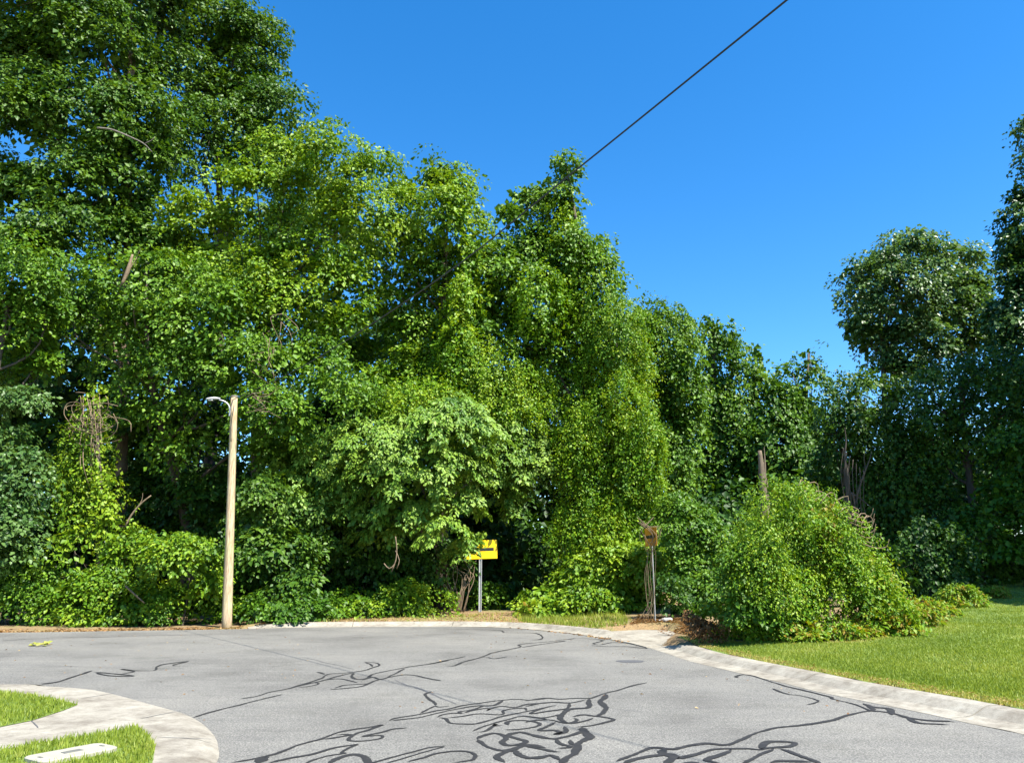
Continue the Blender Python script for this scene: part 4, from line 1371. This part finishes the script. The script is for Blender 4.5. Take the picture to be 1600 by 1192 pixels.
# cobra head: lathe-like body squashed
hv, hf = [], []
hc = rp + np.array([-.6, -.19, .30])
ring = [(-.30, .03, .02), (-.26, .085, .05), (-.12, .115, .075), (.04, .105, .075), (.14, .06, .05), (.22, .035, .035)]
for (dx, wy, wz) in ring:
    dx, wy, wz = dx * .8, wy * .8, wz * .8
    for k in range(12):
        t = 2 * math.pi * k / 12
        zz = math.sin(t) * wz
        hv.append(hc + np.array([dx, math.cos(t) * wy + dx * .28, zz * (1 if zz > 0 else .45) + dx * .12]))
for i in range(len(ring) - 1):
    for k in range(12):
        k2 = (k + 1) % 12
        hf.append((i * 12 + k, i * 12 + k2, (i + 1) * 12 + k2, (i + 1) * 12 + k))
hf += [tuple(range(12))[::-1], tuple(60 + k for k in range(12))]
mb = MB()
mb.v, mb.f = hv, hf
head = mb.build('lamp_head', LAMPGREY, root, True)
mb = MB()
mb.box(hc + np.array([-.1, -.028, -.055]), (.15, .1, .026))
lens = mb.build('lens', LENS, None, False, .01)
lens.parent = head
mb = MB()
px_tube(mb, [(366, 633), (363, 650), (361, 668), (361, 690)], b[1] + .02, .012)
mb.build('wire', CABLE, root, True)
MB().tube([pt - axis * .004, pt + axis * .004], .108, 20).build('pole_cap', TWIG_GREY, root, True)

# overhead cable
p0, p1 = pt - np.array([0, .1, .12]), at(1230, 0, 7.5)[0]
mid1, mid2 = at(685, 436, 13.84)[0], at(895, 270, 10.6)[0]
far_c = p1 + (p1 - mid2) * 2.2
mid0 = (p0 + mid1) / 2 + np.array([0, 0, -.22])
cl = smooth_line([p0, mid0, mid1, mid2, p1, far_c], .4)
o = MB().tube(cl, .0125, 8).build('overhead_cable', CABLE, None, True)
tag(o, 'black overhead cable running from the lamp pole up across the sky', 'cable')


# ------------------------------------------------------------------ arrow signs
def sign(name, label, base, top_z, yaw, roll, bottom_z, W, H, face, arrow_dir, post_r):
    root = empty(name, base, label, 'road sign')
    Rz = Matrix.Rotation(yaw, 3, 'Z') @ Matrix.Rotation(roll, 3, 'Y')
    n = Rz @ Vector((0, -1, 0))
    # U-channel post
    mb = MB()
    M = Matrix.Rotation(yaw, 3, 'Z')
    hgt = top_z - base[2] + .3
    cz = base[2] - .3 + hgt / 2
    for off, sz in (((0, .018, 0), (.05, .006, hgt)), ((-.028, .002, 0), (.006, .036, hgt)), ((.028, .002, 0), (.006, .036, hgt)), ((-.043, -.018, 0), (.028, .005, hgt)), ((.043, -.018, 0), (.028, .005, hgt))):
        kw_ = post_r / .03
        q = M @ (Vector(off) * kw_)
        mb.box((base[0] + q.x, base[1] + q.y, cz), (sz[0] * kw_, sz[1] * kw_, sz[2]), M)
    mb.build('post', GALV, root)
    c = Vector((base[0], base[1], bottom_z + H / 2)) + n * .03
    mb = MB()
    mb.box(c, (W, .006, H), Rz)
    panel = mb.build('panel', face, root, False, .002)
    mb = MB()
    mb.box(c - n * .005, (W * .995, .002, H * .995), Rz)
    mb.build('panel_back', SIGNBACK, root)
    # arrow: bar and head, 2 mm proud of the sheet, plus the black border line
    s = arrow_dir
    shaft = .17 * H
    pts2 = [(-s * .40 * W, shaft / 2), (s * .12 * W, shaft / 2), (s * .12 * W, .27 * H), (s * .40 * W, 0), (s * .12 * W, -.27 * H), (s * .12 * W, -shaft / 2), (-s * .40 * W, -shaft / 2)]
    mb = MB()
    for lift in (.0045, .0065):
        for (a, bq) in pts2:
            mb.v.append(np.array(c + n * lift + Rz @ Vector((a, 0, bq))))
    N_ = len(pts2)
    mb.f.append(tuple(range(N_, 2 * N_)))
    for i in range(N_):
        mb.f.append((i, (i + 1) % N_, (i + 1) % N_ + N_, i + N_))
    arrow = mb.build('arrow', BLACK, None)
    arrow.parent = panel
    for bz in (-.3, .3):
        q = c + n * .006 + Rz @ Vector((0, 0, bz * H))
        MB().tube([np.array(q), np.array(q + n * .008)], .012, 8).build('bolt', GALV, root)
    return root


g = ground_hit(750, 956)
mpp = at(750, 900, g[1])[1]
pB = at(750, 873, g[1])[0]
pT = at(750, 846, g[1])[0]
sign('arrow_sign', 'yellow sign with black arrow pointing left, half hidden under the arching tree', (g[0], g[1], h1(*g)), pB[2] + .3, R(2), R(-2), pB[2], 52 * mpp, (pT[2] - pB[2]) * 1.08, YELLOW, -1, .03)
g2 = ground_hit(1025, 971)
pB = at(1021, 853, g2[1])[0]
pT = at(1021, 824, g2[1])[0]
sign('arrow_sign', 'narrow looking side-on orange sign with arrow, overgrown by dry vines, by the shrub wall', (g2[0] - .02, g2[1], h1(*g2)), pT[2] - .05, R(-81), R(0), pB[2], 1.1, pT[2] - pB[2], YELLOW_DARK, 1, .018)
sets = []
for i in range(7):
    x0 = 1019 + rs.uniform(-7, 6)
    sets.append(('stem', [(x0 + rs.uniform(-22, 14), 972), (x0 + rs.uniform(-3, 4), 940), (x0 - 3 + rs.uniform(-4, 4), 900), (x0 + rs.uniform(-6, 4), 862), (x0 + rs.uniform(-10, 8), 835)], [.007, .006, .005, .005, .003]))
for i in range(8):
    x0 = 1016 + rs.uniform(-8, 10)
    sets.append(('stem', [(x0, 862), (x0 + rs.uniform(-20, 22), 835, -.3), (x0 + rs.uniform(-24, 26), 815 + rs.uniform(-8, 8), -.3), (x0 + rs.uniform(-8, 8), 824, -.5)], [.008, .008, .007, .004]))
stems('dead_vine', 'dry grey vines climbing and looping over the right arrow sign', 'vine', g2[1] - .25, sets, TWIG, (1019, 972))


# ------------------------------------------------------------------ small things on the ground
def lying(name, P, mat, seed, size, label, shape=.6, tint=(.5, .3), lift=.012):
    r = np.random.default_rng(seed)
    n = len(P)
    z = np.where(poly_inside(P, ROAD), .004, height(P) + .004)
    pos = np.column_stack([P, z + lift * r.random(n)])
    a = r.random(n) * 6.28
    ax = np.stack([np.cos(a), np.sin(a), r.normal(0, .12, n)], 1)
    nn = np.array([0, 0, 1.0]) + r.standard_normal((n, 3)) * .25
    o = mesh_obj(name, leaves_mesh(name, pos, ax, nn, size * r.uniform(.6, 1.3, n), r.normal(tint[0], tint[1], n), shape), mat)
    tag(o, label, kind='stuff')
    return o


r = np.random.default_rng(21)
fl = smooth_line([np.array((-24., far_l[1] - .15))] + FAR_EDGE, .2)
idx = r.integers(0, len(fl), 5200)
P = fl[idx] + np.stack([r.normal(0, .12, 5200), np.abs(r.normal(.1, .32, 5200)) + .05], 1)
P2 = scatter(VERGE2, 6000, (-10, 6, 20, 34), 22)
lying('leaf_litter', np.concatenate([P, P2]), G_DRYLEAF, 23, .09, 'dry brown leaf litter along the far edge of the road')
STRAW = [ground_hit(x, y) for x, y in ((985, 978), (1010, 985), (1060, 990), (1090, 998), (1150, 996), (1120, 975), (1070, 968), (1000, 962))]
P = scatter(STRAW, 40000, (2, 9, 14, 30), 24)
lying('pine_straw', P, G_DRYLEAF, 25, .12, 'rust brown pine straw around the foot of the right arrow sign', .16, (.35, .25), .05)
P = np.stack([r.uniform(-12, 6, 260), 8 + 15 * r.random(260) ** .7], 1)
lying('road_litter', P[poly_inside(P, ROAD)], G_DRYLEAF, 27, .045, 'small dry leaf bits and grit scattered on the asphalt', .6, (.5, .3), .008)
idx = r.integers(0, len(back), 2600)
P = back[idx] + r.normal(0, .1, (2600, 2)) + np.array([.1, .05])
P = P[poly_inside(P, LAWN)]
lying('dry_clippings', P, G_DRYLEAF, 26, .05, 'straw coloured clippings along the lawn edge', .25, (.75, .25), .05)

# brown dead weed at the foot of the mound
tree('dead_shrub', 'rusty brown dead weed heap at the left foot of the mound', 'shrub', 17.6, 1095,
     [(1090, 970, 16, 16), (1108, 983, 24, 8), (1078, 958, 7, 10)], G_DRYLEAF, 45, .02, None, leaf=.05, clump=.17, dens=1.1, per=22, tint=(.22, .25), limbs=3,
     extra=[('green_leaves', [(1105, 955, 18, 16)], G_YELL, 17.6, dict(leaf=.09, clump=.2, per=12))])
# pale rocks behind the right sign
for lab, px, py, s in (('small pale rock beside the right arrow sign post', 1032, 968, .09), ('larger pale broken slab right of the right arrow sign post', 1043, 968, .17)):
    gp = ground_hit(px, py + 3)
    bm = bmesh.new()
    bmesh.ops.create_icosphere(bm, subdivisions=2, radius=1)
    rr_ = random.Random(px)
    for vt in bm.verts:
        vt.co *= 1 + rr_.uniform(-.18, .18)
        vt.co = Vector((vt.co.x * s, vt.co.y * s * .7, vt.co.z * s * .45))
    me = bpy.data.meshes.new('rock')
    bm.to_mesh(me)
    bm.free()
    o = mesh_obj('rock', me, ROCK)
    o.location = (gp[0], gp[1], h1(*gp) + s * .25)
    tag(o, lab, 'rock')

# fallen sprig on the road
g = flat(66, 1009)
root = empty('leaf_sprig', (g[0], g[1], 0), 'fallen pale green leafy sprig lying on the road at left', 'leaf sprig')
r = np.random.default_rng(31)
n = 16
a = r.uniform(0, 6.28, n)
pos = np.column_stack([g[0] + r.normal(0, .13, n), g[1] + r.normal(0, .1, n), .012 + .05 * r.random(n)])
o = mesh_obj('leaves', leaves_mesh('leaves', pos, np.stack([np.cos(a), np.sin(a), r.uniform(-.1, .5, n)], 1), np.array([0, 0, 1.]) + r.standard_normal((n, 3)) * .4, r.uniform(.10, .18, n), r.normal(.8, .12, n), .6), G_GRASS, root)
MB().tube([(g[0] - .28, g[1] - .05, .012), (g[0], g[1], .03), (g[0] + .2, g[1] + .05, .04)], .008, 5).build('stem', TWIG, root)

# meter lid set in the left grass bed
cs = [flat(x, y, .1) for x, y in ((43, 1187), (165, 1164))]
A_, B_ = cs[0], cs[1]
ux = (B_ - A_) / np.linalg.norm(B_ - A_)
uy = np.array([-ux[1], ux[0]])
Lh, Wh = np.linalg.norm(B_ - A_) * .5, .17
ctr = (A_ + B_) / 2 - uy * .06
root = empty('meter_lid', (ctr[0], ctr[1], .08), 'pale rectangular utility lid set in the grass at lower left', 'utility lid')
pts2 = []
for (sx, sy) in ((1, 1), (-1, 1), (-1, -1), (1, -1)):
    for k in range(5):
        t = math.atan2(sy, sx) - math.pi / 4 + k * math.pi / 8
        pts2.append(ctr + ux * (sx * (Lh - .07) + .07 * math.cos(t)) + uy * (sy * (Wh - .07) + .07 * math.sin(t)))
mb = MB()
n = len(pts2)
for z in (.06, .108, .115):
    k = .97 if z > .11 else 1
    mb.v += [np.array([*(ctr + (p - ctr) * k), z]) for p in pts2]
for j in range(2):
    for i in range(n):
        mb.f.append((j * n + i, j * n + (i + 1) % n, (j + 1) * n + (i + 1) % n, (j + 1) * n + i))
mb.f.append(tuple(2 * n + i for i in range(n)))
mb.build('lid', LIDMAT, root)
M = Matrix.Rotation(math.atan2(ux[1], ux[0]), 3, 'Z')
mb = MB()
mb.box((*ctr, .117), (.16, .07, .006), M)
mb.build('label_plate', LIDTAG, root, False, .002)
for s in (-1, 1):
    mb = MB()
    q = ctr + ux * s * (Lh - .07)
    mb.box((*q, .1165), (.02, .06, .005), M)
    mb.build('lift_slot', LIDTAG, root)

print('LEAVES', LEAFCOUNT, 'TRIS', sum(len(o.data.polygons) for o in COL.objects if o.type == 'MESH'))
